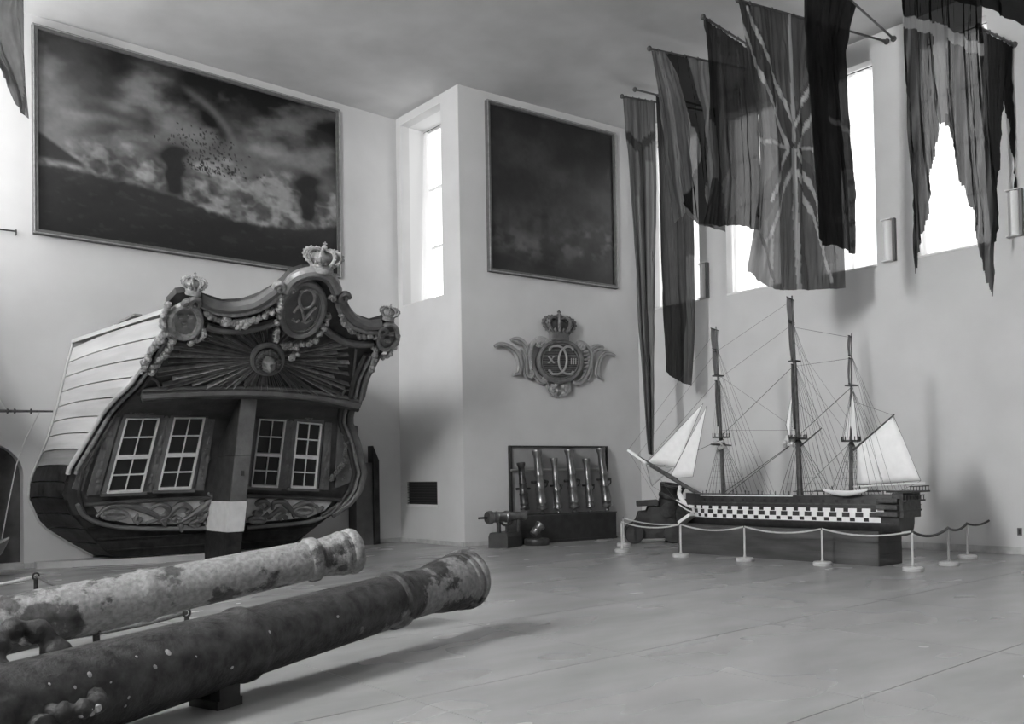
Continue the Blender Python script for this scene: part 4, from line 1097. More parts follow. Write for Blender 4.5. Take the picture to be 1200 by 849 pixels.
# ================================================================ model ship on its pedestal
mat('ped_wood', .06, .5, .03, 3, .1, 10, stretch=(1, .3, 2), spec=.4); mat('ped_shaded', .03, .5, .01, 4)  # shade of the right end put into a darker wood
mat('ship_black', .022, .45, .01, 9, spec=.45); mat('ship_white', .72, .5, .03, 12); mat('ship_dark', .045, .5, .02, 14); mat('mast_wood', .06, .5, .03, 12)
mat('rig_line', .07, .7); mat('sail_white', .78, .8, .03, 9); mat('sail_shaded', .34, .8, .03, 9); mat('port_black', .012, .5)  # square sails: same cloth, greyed to stand for their shade
pd_ = thing('pedestal', 'long low wooden pedestal under the three-masted model ship', 'pedestal', (14.43, 9.4, 0))
PX0, PX1, PY0, PY1, PZ = 14.045, 14.82, 7.31, 11.48, .57
MB().box((PX0+.015, PY0+.015, 0), (PX1-.015, PY1-.015, PZ-.02)).build('core', 'ped_shaded', pd_)
for k in range(3):
    z0, z1 = k*PZ/3+.002, (k+1)*PZ/3-.022*(k == 2)-.002
    MB().box((PX0, PY0+.012, z0), (PX0+.02, PY1, z1)).build('front_board', 'ped_wood', pd_)
    MB().box((PX0, PY0, z0), (PX1, PY0+.02, z1)).build('end_board', 'ped_shaded', pd_)
MB().box((PX0-.01, PY0-.01, PZ-.02), (PX1+.01, PY1+.01, PZ)).build('top_board', 'ped_wood', pd_)

SHX = 14.43
sh = thing('model_ship', 'large three-masted model warship with chequered gun rows and white sails', 'model ship', (SHX, 9.3, PZ))
def M(px, py, x=SHX): return onx(px, py, x)
HB = [(7.02, .27), (7.3, .33), (7.8, .37), (9.0, .39), (10.3, .385), (10.8, .34), (11.15, .25), (11.4, .13), (11.56, .03)]
def hb(y): return float(np.interp(y, [a for a, b in HB], [b for a, b in HB]))
def sec(y, z):                                   # half breadth at a height
    return hb(y-(.22*(1-min(1, max(0, (z-.58)/.5))))*(1 if y > 10.9 else 0)*-1)*float(np.interp(z, [.575, .66, .76, 1.0, 1.2], [.80, .96, 1.0, .96, .92]))
def side(y, z, sg, o=0.0): return np.array([SHX-sg*(sec(y, z)+o), y, z])
ys = np.linspace(7.02, 11.56, 36)
P = []
for y in ys:
    top = 1.15+.03*((y-9.2)/2.2)**2
    zz = [.575, .62, .70, .80, .92, 1.04, top]
    P.append([side(y, z, 1) for z in zz]+[side(y, z, -1) for z in zz[::-1]])
hl = MB().grid(P); n = len(P[0])
hl.f.append(tuple(range(n))); hl.f.append(tuple((len(P)-1)*n+k for k in range(n-1, -1, -1)))
hl.f += [((i+1)*n, i*n, i*n+n-1, (i+1)*n+n-1) for i in range(len(P)-1)]
hull = hl.build('hull', 'ship_black', sh, True)
def strip(z0, z1, y0, y1, sg, name, m, o=.006, nseg=34):
    yy = np.linspace(y0, y1, nseg)
    return MB().slab([[side(y, z0, sg, o) for y in yy], [side(y, z1, sg, o) for y in yy]], (sg*.012, 0, 0)).build(name, m, hull)
def squares(ysq, z0, z1, w, sg, name, m, o):
    mb = MB()
    for y in ysq:
        a = [side(y-w/2, z0, sg, o), side(y+w/2, z0, sg, o), side(y+w/2, z1, sg, o), side(y-w/2, z1, sg, o)]
        mb.prism(a, (sg*.02, 0, 0))
    ob = mb.build(name, m, hull); ob['kind'] = 'stuff'; return ob
pA = np.arange(7.42, 11.2, .235); pB = pA+.1175
for sg in (1, -1):
    strip(.878, .945, 7.25, 11.48, sg, 'white_gun_band', 'ship_white'); strip(.716, .800, 7.3, 11.44, sg, 'white_gun_band', 'ship_white')
    squares(pA, .888, .948, .085, sg, 'gunport_row', 'port_black', .010)
    squares(pB, .728, .788, .085, sg, 'gunport_row', 'port_black', .010)
    squares(pB, .80, .878, .098, sg, 'white_chequer_row', 'ship_white', .006)
    strip(1.135, 1.155, 8.9, 11.0, sg, 'white_rail', 'ship_white', .008); strip(.70, .712, 7.1, 11.3, sg, 'wale', 'ship_dark', .01)
    strip(1.0, 1.02, 7.1, 11.3, sg, 'wale', 'ship_dark', .01)
    squares(np.arange(7.6, 11.0, .235), 1.04, 1.09, .05, sg, 'gunport_row', 'port_black', .006)
# waist clutter: rail posts
for sg in (1, -1):
    for y in np.arange(7.3, 11.3, .28):
        MB().tube([side(y, 1.15, sg, -.01), side(y, 1.23, sg, -.01)], .008, 5).build('rail_post', 'ship_dark', hull)
    MB().tube([side(y, 1.225, sg, -.01) for y in np.linspace(7.3, 8.9, 8)], .008, 5).build('hand_rail', 'ship_dark', hull)
MB().slab([[side(y, 1.11, 1, -.02) for y in ys[1:-1]], [side(y, 1.11, -1, -.02) for y in ys[1:-1]]], (0, 0, .01)).build('deck', 'ped_wood', sh)
# stern galleries
st = MB().box((SHX-.30, 6.93, .80), (SHX+.30, 7.12, 1.20)).build('stern_gallery', 'ship_dark', sh)
for z, y in ((.90, 6.92), (1.06, 6.86), (1.21, 6.78)):
    MB().box((SHX-.33, y, z), (SHX+.33, 7.2, z+.03)).build('gallery_deck', 'ship_black', st)
    for k in range(7): MB().tube([(SHX-.31+k*.103, y+.02, z), (SHX-.31+k*.103, y+.02, z+.10)], .008, 5).build('baluster', 'mast_wood', st)
    MB().tube([(SHX-.33, y+.02, z+.10), (SHX+.33, y+.02, z+.10)], .010, 5).build('gallery_rail', 'mast_wood', st)
for sg in (1, -1):
    q = MB()
    for z in (.86, .97, 1.08): q.obox((SHX-sg*.34, 7.17, z), ((1, 0, 0), (0, 1, 0), (0, 0, 1)), (.05, .18, .035))
    q.build('quarter_gallery', 'ship_dark', st)
# head, figurehead, cradle
stem = MB().prism([(SHX-.02, 11.35, .60), (SHX-.02, 11.58, .80), (SHX-.02, 11.82, 1.02), (SHX-.02, 11.80, 1.08), (SHX-.02, 11.5, 1.05), (SHX-.02, 11.2, .95), (SHX-.02, 11.2, .6)], (.04, 0, 0)).build('stem', 'ship_black', sh)
fg = MB(); L = smoothline([M(806, 592), M(800, 586), M(796, 579), M(797, 573)], 4)
fg.tube(L, [.05, .05, .055, .06, .06, .055, .05, .05, .045, .04, .04, .045, .03][:len(L)], 8); fg.blob(L[-1]+np.array([0, .01, .03]), .035, None, 8, 6)
fg.build('figurehead', 'ship_white', sh, True)
for sg in (1, -1):
    MB().tube(smoothline([np.array([SHX-sg*.03, 11.8, 1.03]), np.array([SHX-sg*.08, 11.5, .93]), np.array([SHX-sg*.2, 11.22, .90])], 5), .018, 6).build('head_rail', 'ship_white', sh, True)
    MB().tube(smoothline([np.array([SHX-sg*.03, 11.75, .95]), np.array([SHX-sg*.09, 11.48, .84]), np.array([SHX-sg*.22, 11.2, .80])], 5), .014, 6).build('head_rail', 'ship_white', sh, True)
a, b = M(800, 612, 14.25), M(811, 604, 14.25)
MB().obox((a+b)/2, (nrm(b-a), np.array([1., 0, 0]), nrm(np.cross(b-a, (1, 0, 0)))), (np.linalg.norm(b-a)/2+.03, .12, .03)).build('launch_shore', 'ship_white', sh)
# spars
def spar(pts, r, name='mast', m='mast_wood', par=sh, n=8): return MB().tube(pts, r, n).build(name, m, par, True)
bs0, bs1, bs2 = M(834, 588), M(762, 546), M(736, 528)
spar([bs0, lerp(bs0, bs1, .7), bs1], [.045, .04, .03], 'bowsprit'); spar([lerp(bs0, bs1, .55)+UP*.04, bs2], [.026, .018], 'jib_boom')
spar([lerp(bs1, bs2, .15), bs2], [.04, .032], 'furled_jib', 'sail_white')
YD = nrm([.96, .28, 0])
MASTS = {}
def mast(n, foot, top, ty, tgy, roy, r):
    F, T_ = M(*foot), M(*top); 
    def at(py):                                         # point of the mast at a picture height
        u = (foot[1]-py)/(foot[1]-top[1]); return lerp(F, T_, u)
    o = spar([F-UP*.3, at(ty)], [r, r*.85], 'mast')
    spar([at(ty)+UP*-.12, at(tgy)], [r*.75, r*.6], 'topmast', 'mast_wood', o); spar([at(tgy)-UP*.1, T_+UP*.02], [r*.5, r*.25], 'topgallant_mast', 'mast_wood', o)
    c = at(ty)
    MB().prism([c+np.array([.20*math.cos(t), .15*math.sin(t), 0]) for t in np.linspace(0, 2*math.pi, 14, endpoint=False)], (0, 0, .025)).build('top_platform', 'ship_black', o)
    for t in np.linspace(0, 2*math.pi, 12, endpoint=False): MB().tube([c+np.array([.19*math.cos(t), .14*math.sin(t), .02]), c+np.array([.19*math.cos(t), .14*math.sin(t), .09])], .009, 5).build('top_post', 'ship_black', o)
    c2 = at(tgy); MB().obox(c2, ((1, 0, 0), (0, 1, 0), (0, 0, 1)), (.10, .07, .012)).build('crosstrees', 'ship_black', o)
    MASTS[n] = (at, o, F, T_); return at, o
def ysail(at, o, y0, y1, w0, w1, m='sail_shaded', off=.03):
    fwd = np.array([-.28, .96, 0]); w0 *= .62; w1 *= .62
    A, B = at(y0)+fwd*off, at(y1)+fwd*off
    spar([A-YD*w0*1.08, A, A+YD*w0*1.08], [.008, .014, .008], 'yard', 'mast_wood', o, 6)
    spar([B-YD*w1*1.08, B, B+YD*w1*1.08], [.008, .016, .008], 'yard', 'mast_wood', o, 6)
    P = []
    for i in range(9):
        v = i/8; P.append([lerp(A, B, v)+YD*(w0*(1-v)+w1*v)*(2*j/8-1)+fwd*.035*math.sin(math.pi*v)*(1-.6*(2*j/8-1)**2) for j in range(9)])
    MB().slab(P, fwd*.006).build('square_sail', m, o, 'all')
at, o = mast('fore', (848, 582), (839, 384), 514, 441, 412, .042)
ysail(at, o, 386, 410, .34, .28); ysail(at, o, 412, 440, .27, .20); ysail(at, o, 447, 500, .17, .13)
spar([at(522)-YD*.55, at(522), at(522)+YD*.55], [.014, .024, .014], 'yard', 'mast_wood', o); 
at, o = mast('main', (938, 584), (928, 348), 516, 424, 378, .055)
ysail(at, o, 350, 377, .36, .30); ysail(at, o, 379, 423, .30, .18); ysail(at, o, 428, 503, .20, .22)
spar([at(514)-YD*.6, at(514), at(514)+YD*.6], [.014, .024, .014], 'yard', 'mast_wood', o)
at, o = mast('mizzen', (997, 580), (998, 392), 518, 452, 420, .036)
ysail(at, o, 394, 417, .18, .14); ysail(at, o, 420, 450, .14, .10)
# furled courses bunched on the lower yards
for n, y, w in (('fore', 524, .42), ('main', 522, .45)):
    at, o, F, T_ = MASTS[n]; mb = MB(); rng = random.Random(int(y))
    for k in range(16):
        c_ = M(*((841, 522) if n == 'fore' else (924, 519)), SHX-.06); mb.blob(c_+np.array([rng.uniform(-.06, .06), rng.uniform(-.11, .11), rng.uniform(-.11, .09)]), rng.uniform(.025, .05), None, 7, 4)
    mb.build('furled_sail', 'frieze_ground', o, True)
# fore-and-aft sails
def tri(pts, name='sail', m='sail_white', bulge=.06, par=sh, x=None):
    c = [M(*q) for q in pts]; P = []; n = 10
    if len(c) == 3: c = [c[0], c[1], c[2], c[2]]
    for i in range(n+1):
        v = i/n; P.append([lerp(lerp(c[0], c[3], v), lerp(c[1], c[2], v), j/n)+np.array([-bulge*math.sin(math.pi*v)*math.sin(math.pi*j/n), 0, 0]) for j in range(n+1)])
    o = MB().slab(P, (.006, 0, 0)).build(name, m, par, 'all')
    MB().tube([c[0], c[1], c[2]]+([c[3]] if len(pts) == 4 else [])+[c[0]], .006, 5).build('bolt_rope', 'rig_line', o)
    return o
tri([(757, 543.5), (793, 548), (824, 473)], 'jib'); tri([(784, 561.5), (812, 559), (828, 476)], 'jib', 'sail_white', .04)
tri([(757, 544), (788, 549), (764, 570)], 'spritsail', 'sail_shaded', .02)
tri([(988, 516), (1005, 519), (999.7, 454.5)], 'staysail', 'sail_white', .03)
tri([(1004, 525), (1047, 487.5), (1079, 563.5), (1004, 569)], 'spanker', 'sail_white', .07)
tri([(921, 498), (926, 520), (929, 455)], 'staysail', 'sail_white', .02)
spar([M(1000, 528), M(1048, 486)], [.02, .012], 'gaff'); spar([M(1000, 571), M(1084, 566)], [.018, .012], 'boom', 'ship_white')
spar([M(938, 523), M(963, 502)], [.018, .010], 'gaff')
# ship's boat slung at the side
bo = []
for i in range(13):
    u = -1+2*i/12; y = 7.86+.40*u*-1; wv = .085*max(0, 1-u*u)**.55; bo.append([(13.99+wv*math.cos(t), y, 1.23+.03*u*u-.085*math.sin(-t)*-1 if False else 1.235+.03*u*u-.085*max(0, 1-u*u*.75)*math.sin(t)) for t in np.linspace(0, math.pi, 9)])
ob = MB().slab(bo, (0, 0, .01)).build('ships_boat', 'ship_white', sh, True)
for y in (7.6, 8.1): MB().tube([(14.08, y, 1.15), (14.0, y, 1.32), (13.97, y, 1.24)], .008, 5).build('davit', 'ship_black', ob)
# rigging
def line(a, b, r=.0035, name='stay', sag=0.0):
    a = np.asarray(a, float); b = np.asarray(b, float)
    pts = [lerp(a, b, k/6)-UP*sag*math.sin(math.pi*k/6) for k in range(7)] if sag else [a, b]
    MB().tube(pts, r, 4, cap=False).build(name, 'rig_line', sh)
for n, ty, tg in (('fore', 512, 443), ('main', 514, 426), ('mizzen', 516, 454)):
    at, o, F, T_ = MASTS[n]; k0 = at(ty)
    mb = MB()
    for sg in (1, -1):
        cp = []
        for k in range(7):
            q = np.array([SHX-sg*(sec(F[1]-.1*k+.15, 1.15)+.02), F[1]+.18-.095*k*(1.1 if n == 'main' else .9), 1.16]); cp.append(q)
            mb.tube([k0+UP*.03, q], .0045, 4, cap=False)
        for j in range(1, 9):
            u = j/10; mb.tube([lerp(k0, cp[0], 1-u*.9 if False else u), lerp(k0, cp[-1], u)], .002, 3, cap=False)
        for k in range(3): mb.tube([at(tg), np.array([SHX-sg*(sec(F[1]-.5-.12*k, 1.15)), F[1]-.55-.13*k, 1.16])], .003, 4, cap=False)
        for k in range(2): mb.tube([lerp(at(tg), T_, .6), np.array([SHX-sg*(sec(F[1]-.8-.12*k, 1.15)), F[1]-.75-.16*k, 1.16])], .0028, 4, cap=False)
        for k in range(4): mb.tube([at(tg), k0+np.array([-sg*.17, .07-.05*k, .03])], .003, 4, cap=False)
    mb.build('shrouds', 'rig_line', sh)['kind'] = 'stuff'
fa, ma, mi = MASTS['fore'][0], MASTS['main'][0], MASTS['mizzen'][0]
for a, b, r in ((fa(516), lerp(bs0, bs1, .9), .005), (fa(445), lerp(bs1, bs2, .2), .004), (fa(412), lerp(bs1, bs2, .6), .003), (fa(388), bs2, .003), (ma(516), M(848, 578), .006), (ma(516), M(852, 580), .006), (ma(428), fa(512), .005), (ma(380), fa(445), .003),
                (ma(352), fa(412), .003), (mi(518), M(940, 575), .004), (mi(454), ma(512), .006), (mi(420), ma(430), .003), (mi(396), ma(384), .003), (bs2, M(770, 585), .003), (bs1, M(800, 598), .004), (lerp(bs1, bs2, .5), M(764, 570), .003), (M(764, 570), M(800, 592), .003),
                (M(1047, 487), mi(470), .003), (M(1047, 487), M(1060, 575), .003), (M(1079, 564), M(1050, 578), .003), (fa(440), ma(505), .0025), (ma(425), mi(515), .0025), (fa(505), ma(505), .0025), (ma(400), M(1000, 500), .0022), (M(790, 549), M(816, 500), .004), (M(963, 502), ma(470), .003), (M(1047, 487), M(1005, 560), .002), (M(1030, 502), M(1060, 566), .002)):
    line(a, b, r)

# ================================================================ rope barrier round the model
mat('stanchion_paint', .48, .5, .04, 8); mat('rope_pale', .46, .85, .06, 30, .4, 120); mat('rope_dark', .10, .85, .03, 30, .4, 120)
def stanchion(x, y, label, h=.625):
    t = thing('stanchion', label, 'stanchion', (x, y, 0), 'white rope stanchions round the model ship')
    MB().lathe([(0, .15), (.01, .155), (.05, .155), (.065, .14), (.07, .05)], (x, y, 0), UP, 24).build('base', 'stanchion_paint', t, True)
    MB().tube([(x, y, .06), (x, y, .12), (x, y, h-.03)], [.03, .019, .017], 10).build('post', 'stanchion_paint', t, True)
    MB().tube([(x+.02*math.cos(a), y, h-.01+.02*math.sin(a)) for a in np.linspace(0, 2*math.pi, 10, endpoint=False)], .007, 5, closed=True).build('rope_eye', 'dark_iron', t)
    return np.array([x, y, h-.01])
SP = {}
for k, px, py, lb in (('a', 729, 647.5, 'white stanchion at the left front corner of the rope barrier'), ('a2', 731, 640, 'white stanchion directly behind the left corner one'), ('b', 798, 653, "white stanchion below the model ship's bow"),
                      ('c', 873, 658, 'white stanchion in front of the pedestal, left of the middle'), ('d', 964, 663, 'white stanchion in front of the right half of the pedestal'), ('e', 1070, 669.5, 'white stanchion at the right front corner of the rope barrier'),
                      ('f', 1112, 663, 'white stanchion second from the right end of the barrier'), ('g', 1134, 655, 'white stanchion nearest the right wall')):
    q = onz(px, py, 0); SP[k] = stanchion(q[0], q[1], lb)
def rope(a, b, label, m='rope_pale', sag=.09, r=.014, grp='ropes of the model ship barrier'):
    a = np.asarray(a, float); b = np.asarray(b, float)
    pts = [lerp(a, b, k/16)-UP*sag*4*(k/16)*(1-k/16) for k in range(17)]
    single('barrier_rope', MB().tube(pts, r, 8), m, label, 'rope', grp, True)
rope(SP['a'], SP['b'], "pale rope from the left corner stanchion to the one below the ship's bow")
rope(SP['b'], SP['c'], 'pale rope sagging before the left half of the pedestal'); rope(SP['c'], SP['d'], 'pale rope sagging before the middle of the pedestal')
rope(SP['d'], SP['e'], 'pale rope reaching the right corner stanchion'); rope(SP['a2'], SP['b']+np.array([.03, .03, .0]), 'upper pale rope from the hindmost left stanchion to the one below the bow', sag=.06)
rope(SP['e'], SP['f'], 'dark thick rope right of the pedestal, from corner to second stanchion', 'rope_dark', .10, .022); rope(SP['f'], SP['g'], 'dark rope between the two rightmost stanchions', 'rope_dark', .07, .02)
rope((14.70, 7.28, .50), SP['e'], 'dark rope from the pedestal corner to the right corner stanchion', 'rope_dark', .03, .02)
rope(SP['g'], (XD-.01, 7.0, .60), 'dark rope from the last stanchion to the right wall', 'rope_dark', .05, .02)
# ================================================================ two old bronze guns in the foreground
def gun_mat(name, dark, light, thr, grad, x0, rough=.6):
    m = mat(name, dark, rough, dark*.65, 9, .8, 24, spec=.3)
    nt = m.node_tree; N = nt.nodes; L = nt.links; b = N['Principled BSDF']
    src = b.inputs['Base Color'].links[0].from_socket
    tc = N.new('ShaderNodeTexCoord'); n1 = N.new('ShaderNodeTexNoise'); n1.inputs['Scale'].default_value = 2.6; n1.inputs['Detail'].default_value = 10; n1.inputs['Roughness'].default_value = .62
    L.new(tc.outputs['Object'], n1.inputs['Vector'])
    sp = N.new('ShaderNodeSeparateXYZ'); L.new(tc.outputs['Object'], sp.inputs[0])
    ma = N.new('ShaderNodeMath'); ma.operation = 'MULTIPLY_ADD'; ma.inputs[1].default_value = grad; ma.inputs[2].default_value = -grad*x0
    L.new(sp.outputs['X'], ma.inputs[0])
    ad = N.new('ShaderNodeMath'); ad.operation = 'ADD'; ad.use_clamp = True; L.new(n1.outputs['Fac'], ad.inputs[0]); L.new(ma.outputs[0], ad.inputs[1])
    r = N.new('ShaderNodeValToRGB'); r.color_ramp.elements[0].position = thr-.025; r.color_ramp.elements[1].position = thr+.025
    L.new(ad.outputs[0], r.inputs['Fac'])
    n2 = N.new('ShaderNodeTexNoise'); n2.inputs['Scale'].default_value = 22; n2.inputs['Detail'].default_value = 6; L.new(tc.outputs['Object'], n2.inputs['Vector'])
    r2 = N.new('ShaderNodeValToRGB'); r2.color_ramp.elements[0].position = .3; r2.color_ramp.elements[0].color = (light*.65,)*3+(1,); r2.color_ramp.elements[1].position = .65; r2.color_ramp.elements[1].color = (light*1.15,)*3+(1,)
    L.new(n2.outputs['Fac'], r2.inputs['Fac'])
    mx = N.new('ShaderNodeMix'); mx.data_type = 'RGBA'; L.new(r.outputs['Color'], mx.inputs['Factor']); L.new(src, mx.inputs[6]); L.new(r2.outputs['Color'], mx.inputs[7])
    L.new(mx.outputs[2], b.inputs['Base Color'])
    return m
gun_mat('gun_front', .036, .19, .60, .085, .50); gun_mat('gun_rear', .06, .23, .44, .02, 0)
mat('gun_bore', .006, .9); mat('lime_crust', .33, .9, .1, 20, .5, 40)
def big_gun(label, near, muz, R, m, back, grp, name='bronze_cannon', k=1.0):
    near = np.array(near, float); muz = np.array(muz, float); ax = nrm(near-muz); L = np.linalg.norm(near-muz)+back
    t = thing(name, label, 'cannon', ((near+muz)/2)*np.array([1, 1, 0]))
    r0, r1, r2 = R              # muzzle, chase, breech radius
    rc = lambda s: r1+(r2-r1)*min(1, max(0, (s-.6)/(L-1.0)))
    rs = .78*k
    pr = [(.0, r0*.60), (.0, r0*.84), (.015, r0*.93), (.05, r0*.99), (.085, r0), (.105, r0*.97), (.115, r0*.90), (.15, r0*.895), (.16, r0*.945), (.185, r0*.955), (.21, r0*.94), (.22, r0*.90), (.22+.10*rs, r0*.885), (.22+.25*rs, r0*.83), (.22+.38*rs, r1*.97), (rs-.09, r1*.95), (rs-.06, r1*.955), (rs-.055, r1*1.05), (rs-.035, r1*1.12), (rs+.035, r1*1.13), (rs+.055, r1*1.05), (rs+.06, r1*.99)]
    for s in np.linspace(rs+.2, L*.55, 8): pr.append((s, rc(s)))
    s = L*.56; pr += [(s, rc(s)*1.05), (s+.03, rc(s)*1.10), (s+.08, rc(s)*1.10), (s+.11, rc(s)*1.03)]
    for s in np.linspace(L*.62, L-.2, 8): pr.append((s, rc(s)*1.04))
    pr += [(L-.16, r2*1.13), (L-.08, r2*1.15), (L-.02, r2*1.12), (L, r2*.9), (L+.05, r2*.55), (L+.09, r2*.28)]
    # a little unevenness of the worn surface
    b = MB().lathe(pr, muz, ax, 56)
    rg = random.Random(len(label)); V = np.array(b.v)
    b.build('barrel', m, t, True)
    MB().lathe([(0.004, r0*.58), (-.004, r0*.60), (-.006, r0*.52), (.25, r0*.40)], muz, ax, 32).build('bore', 'gun_bore', t)
    MB().lathe([(0, r2*.28), (.05, r2*.22), (.10, r2*.34), (.17, r2*.38), (.24, r2*.25), (.26, .02)], muz+ax*(L+.08), ax, 20).build('cascabel_knob', m, t, True)
    side_ = nrm(np.cross(ax, UP)); upv = nrm(np.cross(side_, ax))
    if upv[2] < 0: upv = -upv
    s = L-.55
    for sg in (-1, 1):
        MB().lathe([(0, .085), (.34, .085), (.35, .07)], muz+ax*s-upv*.06, side_*sg, 18).build('trunnion', m, t, True)
    return t, ax, side_, upv, muz, L, rc
near1, muz1 = onz(80, 815, .31), onz(549, 678, .56)
t1, ax1_, sd1, up1, mz1, L1, rc1 = big_gun('dark pitted bronze cannon barrel nearest the camera, muzzle to the right', near1, muz1, (.305, .232, .272), 'gun_front', .9, 'guns', k=1.55)
near2, muz2 = onz(61, 721, .50), onz(418, 645, .86)
t2, ax2_, sd2, up2, mz2, L2, rc2 = big_gun('paler mottled bronze cannon barrel lying behind the nearest one', near2, muz2, (.235, .195, .232), 'gun_rear', .8, 'guns', k=.64)
# dolphin handles of the front gun
def dolphin(t, c, ax, n, out, span, hgt, r, m, mc):
    pts = smoothline([c-ax*span/2-n*.03, c-ax*span*.42+n*hgt*.6, c-ax*span*.12+n*hgt, c+ax*span*.2+n*hgt*.95, c+ax*span*.45+n*hgt*.5, c+ax*span*.55-n*.03], 5)
    k = len(pts); o = MB().tube(pts, [r*(1+.25*math.sin(i*1.1)+.35*(abs(2*i/(k-1)-1)**2)) for i in range(k)], 10).build('dolphin_handle', m, t, True)
    mb = MB(); rg = random.Random(int(span*1000+hgt*77))
    for i in range(9):
        q = pts[rg.randrange(3, k-3)]+n*r*rg.uniform(.3, .8)+out*rg.uniform(-.6, .6)*r; mb.blob(q, rg.uniform(.012, .03), None, 7, 4)
    mb.build('lime_crust', 'lime_crust', o, True)
def dol(px, py, phi, span, hgt, r):
    n = nrm(up1*math.cos(phi)+sd1*math.sin(phi)*(1 if sd1[1] < 0 else -1))
    q = onpl(px, py, mz1+ax1_*L1*.7, np.array([0, 1, 0])); s = (q-mz1)@ax1_
    dolphin(t1, mz1+ax1_*s+n*rc1(s)*1.0, ax1_, n, np.cross(ax1_, n), span, hgt, r, 'gun_front', None)
dol(20, 815, -.5, .36, .20, .065); dol(30, 850, 1.55, .26, .11, .05)
# old lime spots stuck on the barrel
mb = MB(); rg = random.Random(12)
for px, py, k in ((105, 791, 1.2), (197, 765, 1.5), (182, 782, 1.0), (272, 783, .9), (396, 723, .9), (151, 818, .7), (147, 828, .6), (160, 770, .6), (316, 741, .8), (58, 802, .6), (88, 806, .7), (230, 770, .5), (130, 800, .5)):
    d = ray(px, py); best = None
    for tt in np.linspace(3, 9, 3000):
        q = CAM+d*tt; s = (q-mz1)@ax1_; rr = np.linalg.norm(q-mz1-ax1_*s)
        if 0 < s < L1 and rr <= rc1(s)*1.045:
            nn = nrm(q-mz1-ax1_*s); best = (q, nn); break
    if best:
        q, nn = best; tx = ax1_; ty = np.cross(nn, tx); a = rg.uniform(0, 3)
        mb = MB().blob(q, (.017*k, .013*k, .004), (nrm(tx*math.cos(a)+ty*math.sin(a)), nrm(-tx*math.sin(a)+ty*math.cos(a)), nn), 8, 4)
        mb.build('lime_spot', 'lime_crust', t1, True)
# supports
mat('chock_wood', .02, .7, .015, 5, .3, 12)
def gun_low(mz, ax, rc, s): c = mz+ax*s; return c, c[2]-rc(s)*1.05
def chock(mz, ax, sd, rc, s, label, nm='wooden_chock'):
    c, zl = gun_low(mz, ax, rc, s); a2 = nrm(ax*np.array([1, 1, 0])); s2 = nrm(sd*np.array([1, 1, 0])); r = rc(s)
    t = thing(nm, label, 'chock', (c[0], c[1], 0), 'chocks under the foreground guns')
    base = np.array([c[0], c[1], 0])
    MB().obox(base+UP*zl*.28, (a2, s2, UP), (.11, .15, zl*.28)).build('base_block', 'chock_wood', t)
    for sg in (-1, 1):
        f = [base+s2*sg*.05+UP*zl*.56, base+s2*sg*.15+UP*zl*.56, base+s2*sg*.15+UP*(zl+.05), base+s2*sg*.12+UP*(zl+.02), base+s2*sg*.05+UP*(zl-.01)]
        MB().prism([q-a2*.09 for q in f], a2*.18).build('wedge', 'chock_wood', t)
chock(mz1, ax1_, sd1, rc1, (mz1[0]-2.5)/abs(ax1_[0]), 'dark wooden chock under the middle of the nearest cannon')
chock(mz1, ax1_, sd1, rc1, (mz1[0]-1.3)/abs(ax1_[0]), 'dark wooden chock under the breech of the nearest cannon')
def trestle(s, label):
    c, zl = gun_low(mz2, ax2_, rc2, s); s2 = nrm(sd2*np.array([1, 1, 0])); b0 = np.array([c[0], c[1], 0])
    t = thing('iron_stand', label, 'stand', b0, 'stands under the rear gun')
    MB().tube([b0+UP*.0, b0+UP*(zl-.014)], .030, 10).build('leg', 'dark_iron', t, True)
    MB().lathe([(0, .14), (.015, .14), (.02, .03)], b0, UP, 20).build('foot_plate', 'dark_iron', t)
    MB().tube([c+s2*rc2(s)*1.10*math.sin(a)-UP*rc2(s)*1.10*math.cos(a) for a in np.linspace(-.55, .55, 9)], .012, 8).build('cradle', 'dark_iron', t, True)
q = onpl(122, 745, mz2, np.array([0, 1, 0])); s122 = (q-mz2)@ax2_
trestle(s122, 'slim iron stand under the rear cannon'); trestle(s122+1.05, 'slim iron stand under the breech end of the rear cannon')
# low barrier posts by the guns
def low_post(x, y, label, h=.30):
    t = thing('floor_post', label, 'post', (x, y, 0), 'low iron posts by the guns')
    MB().tube([(x, y, 0), (x, y, h-.04)], .028, 10).build('post', 'dark_iron', t, True)
    MB().tube([(x+.045*math.cos(a), y+.02*math.cos(a), h+.045*math.sin(a)) for a in np.linspace(0, 2*math.pi, 14, endpoint=False)], .013, 6, closed=True).build('ring', 'dark_iron', t, True)
    return np.array([x, y, h])
q1 = onz(219, 737); A1 = low_post(q1[0], q1[1], 'low iron post with a ring seen between the two cannons', .17)
q2 = onz(42, 701); A2 = low_post(q2[0], q2[1], 'low iron post with a ring beyond the rear cannon at the left')
q3 = A1+np.array([-2.3, -.15, 0]); A3 = low_post(q3[0], q3[1], 'low iron post hidden behind the nearest cannon', .17)
rope(A1, A3, 'dark rope hanging from the ring post between the cannons', 'rope_dark', .10, .022, 'ropes by the guns')
rope(A1, A2, 'rope from the ring post back toward the carved stern', 'rope_dark', .12, .018, 'ropes by the guns')
rope(A2, A2+np.array([-2.4, .6, .05]), 'pale rope leading left from the far ring post', 'rope_pale', .16, .022, 'ropes by the guns')
A4 = low_post(A2[0]-2.4, A2[1]+.6, 'low iron post out at the left end of the rope')

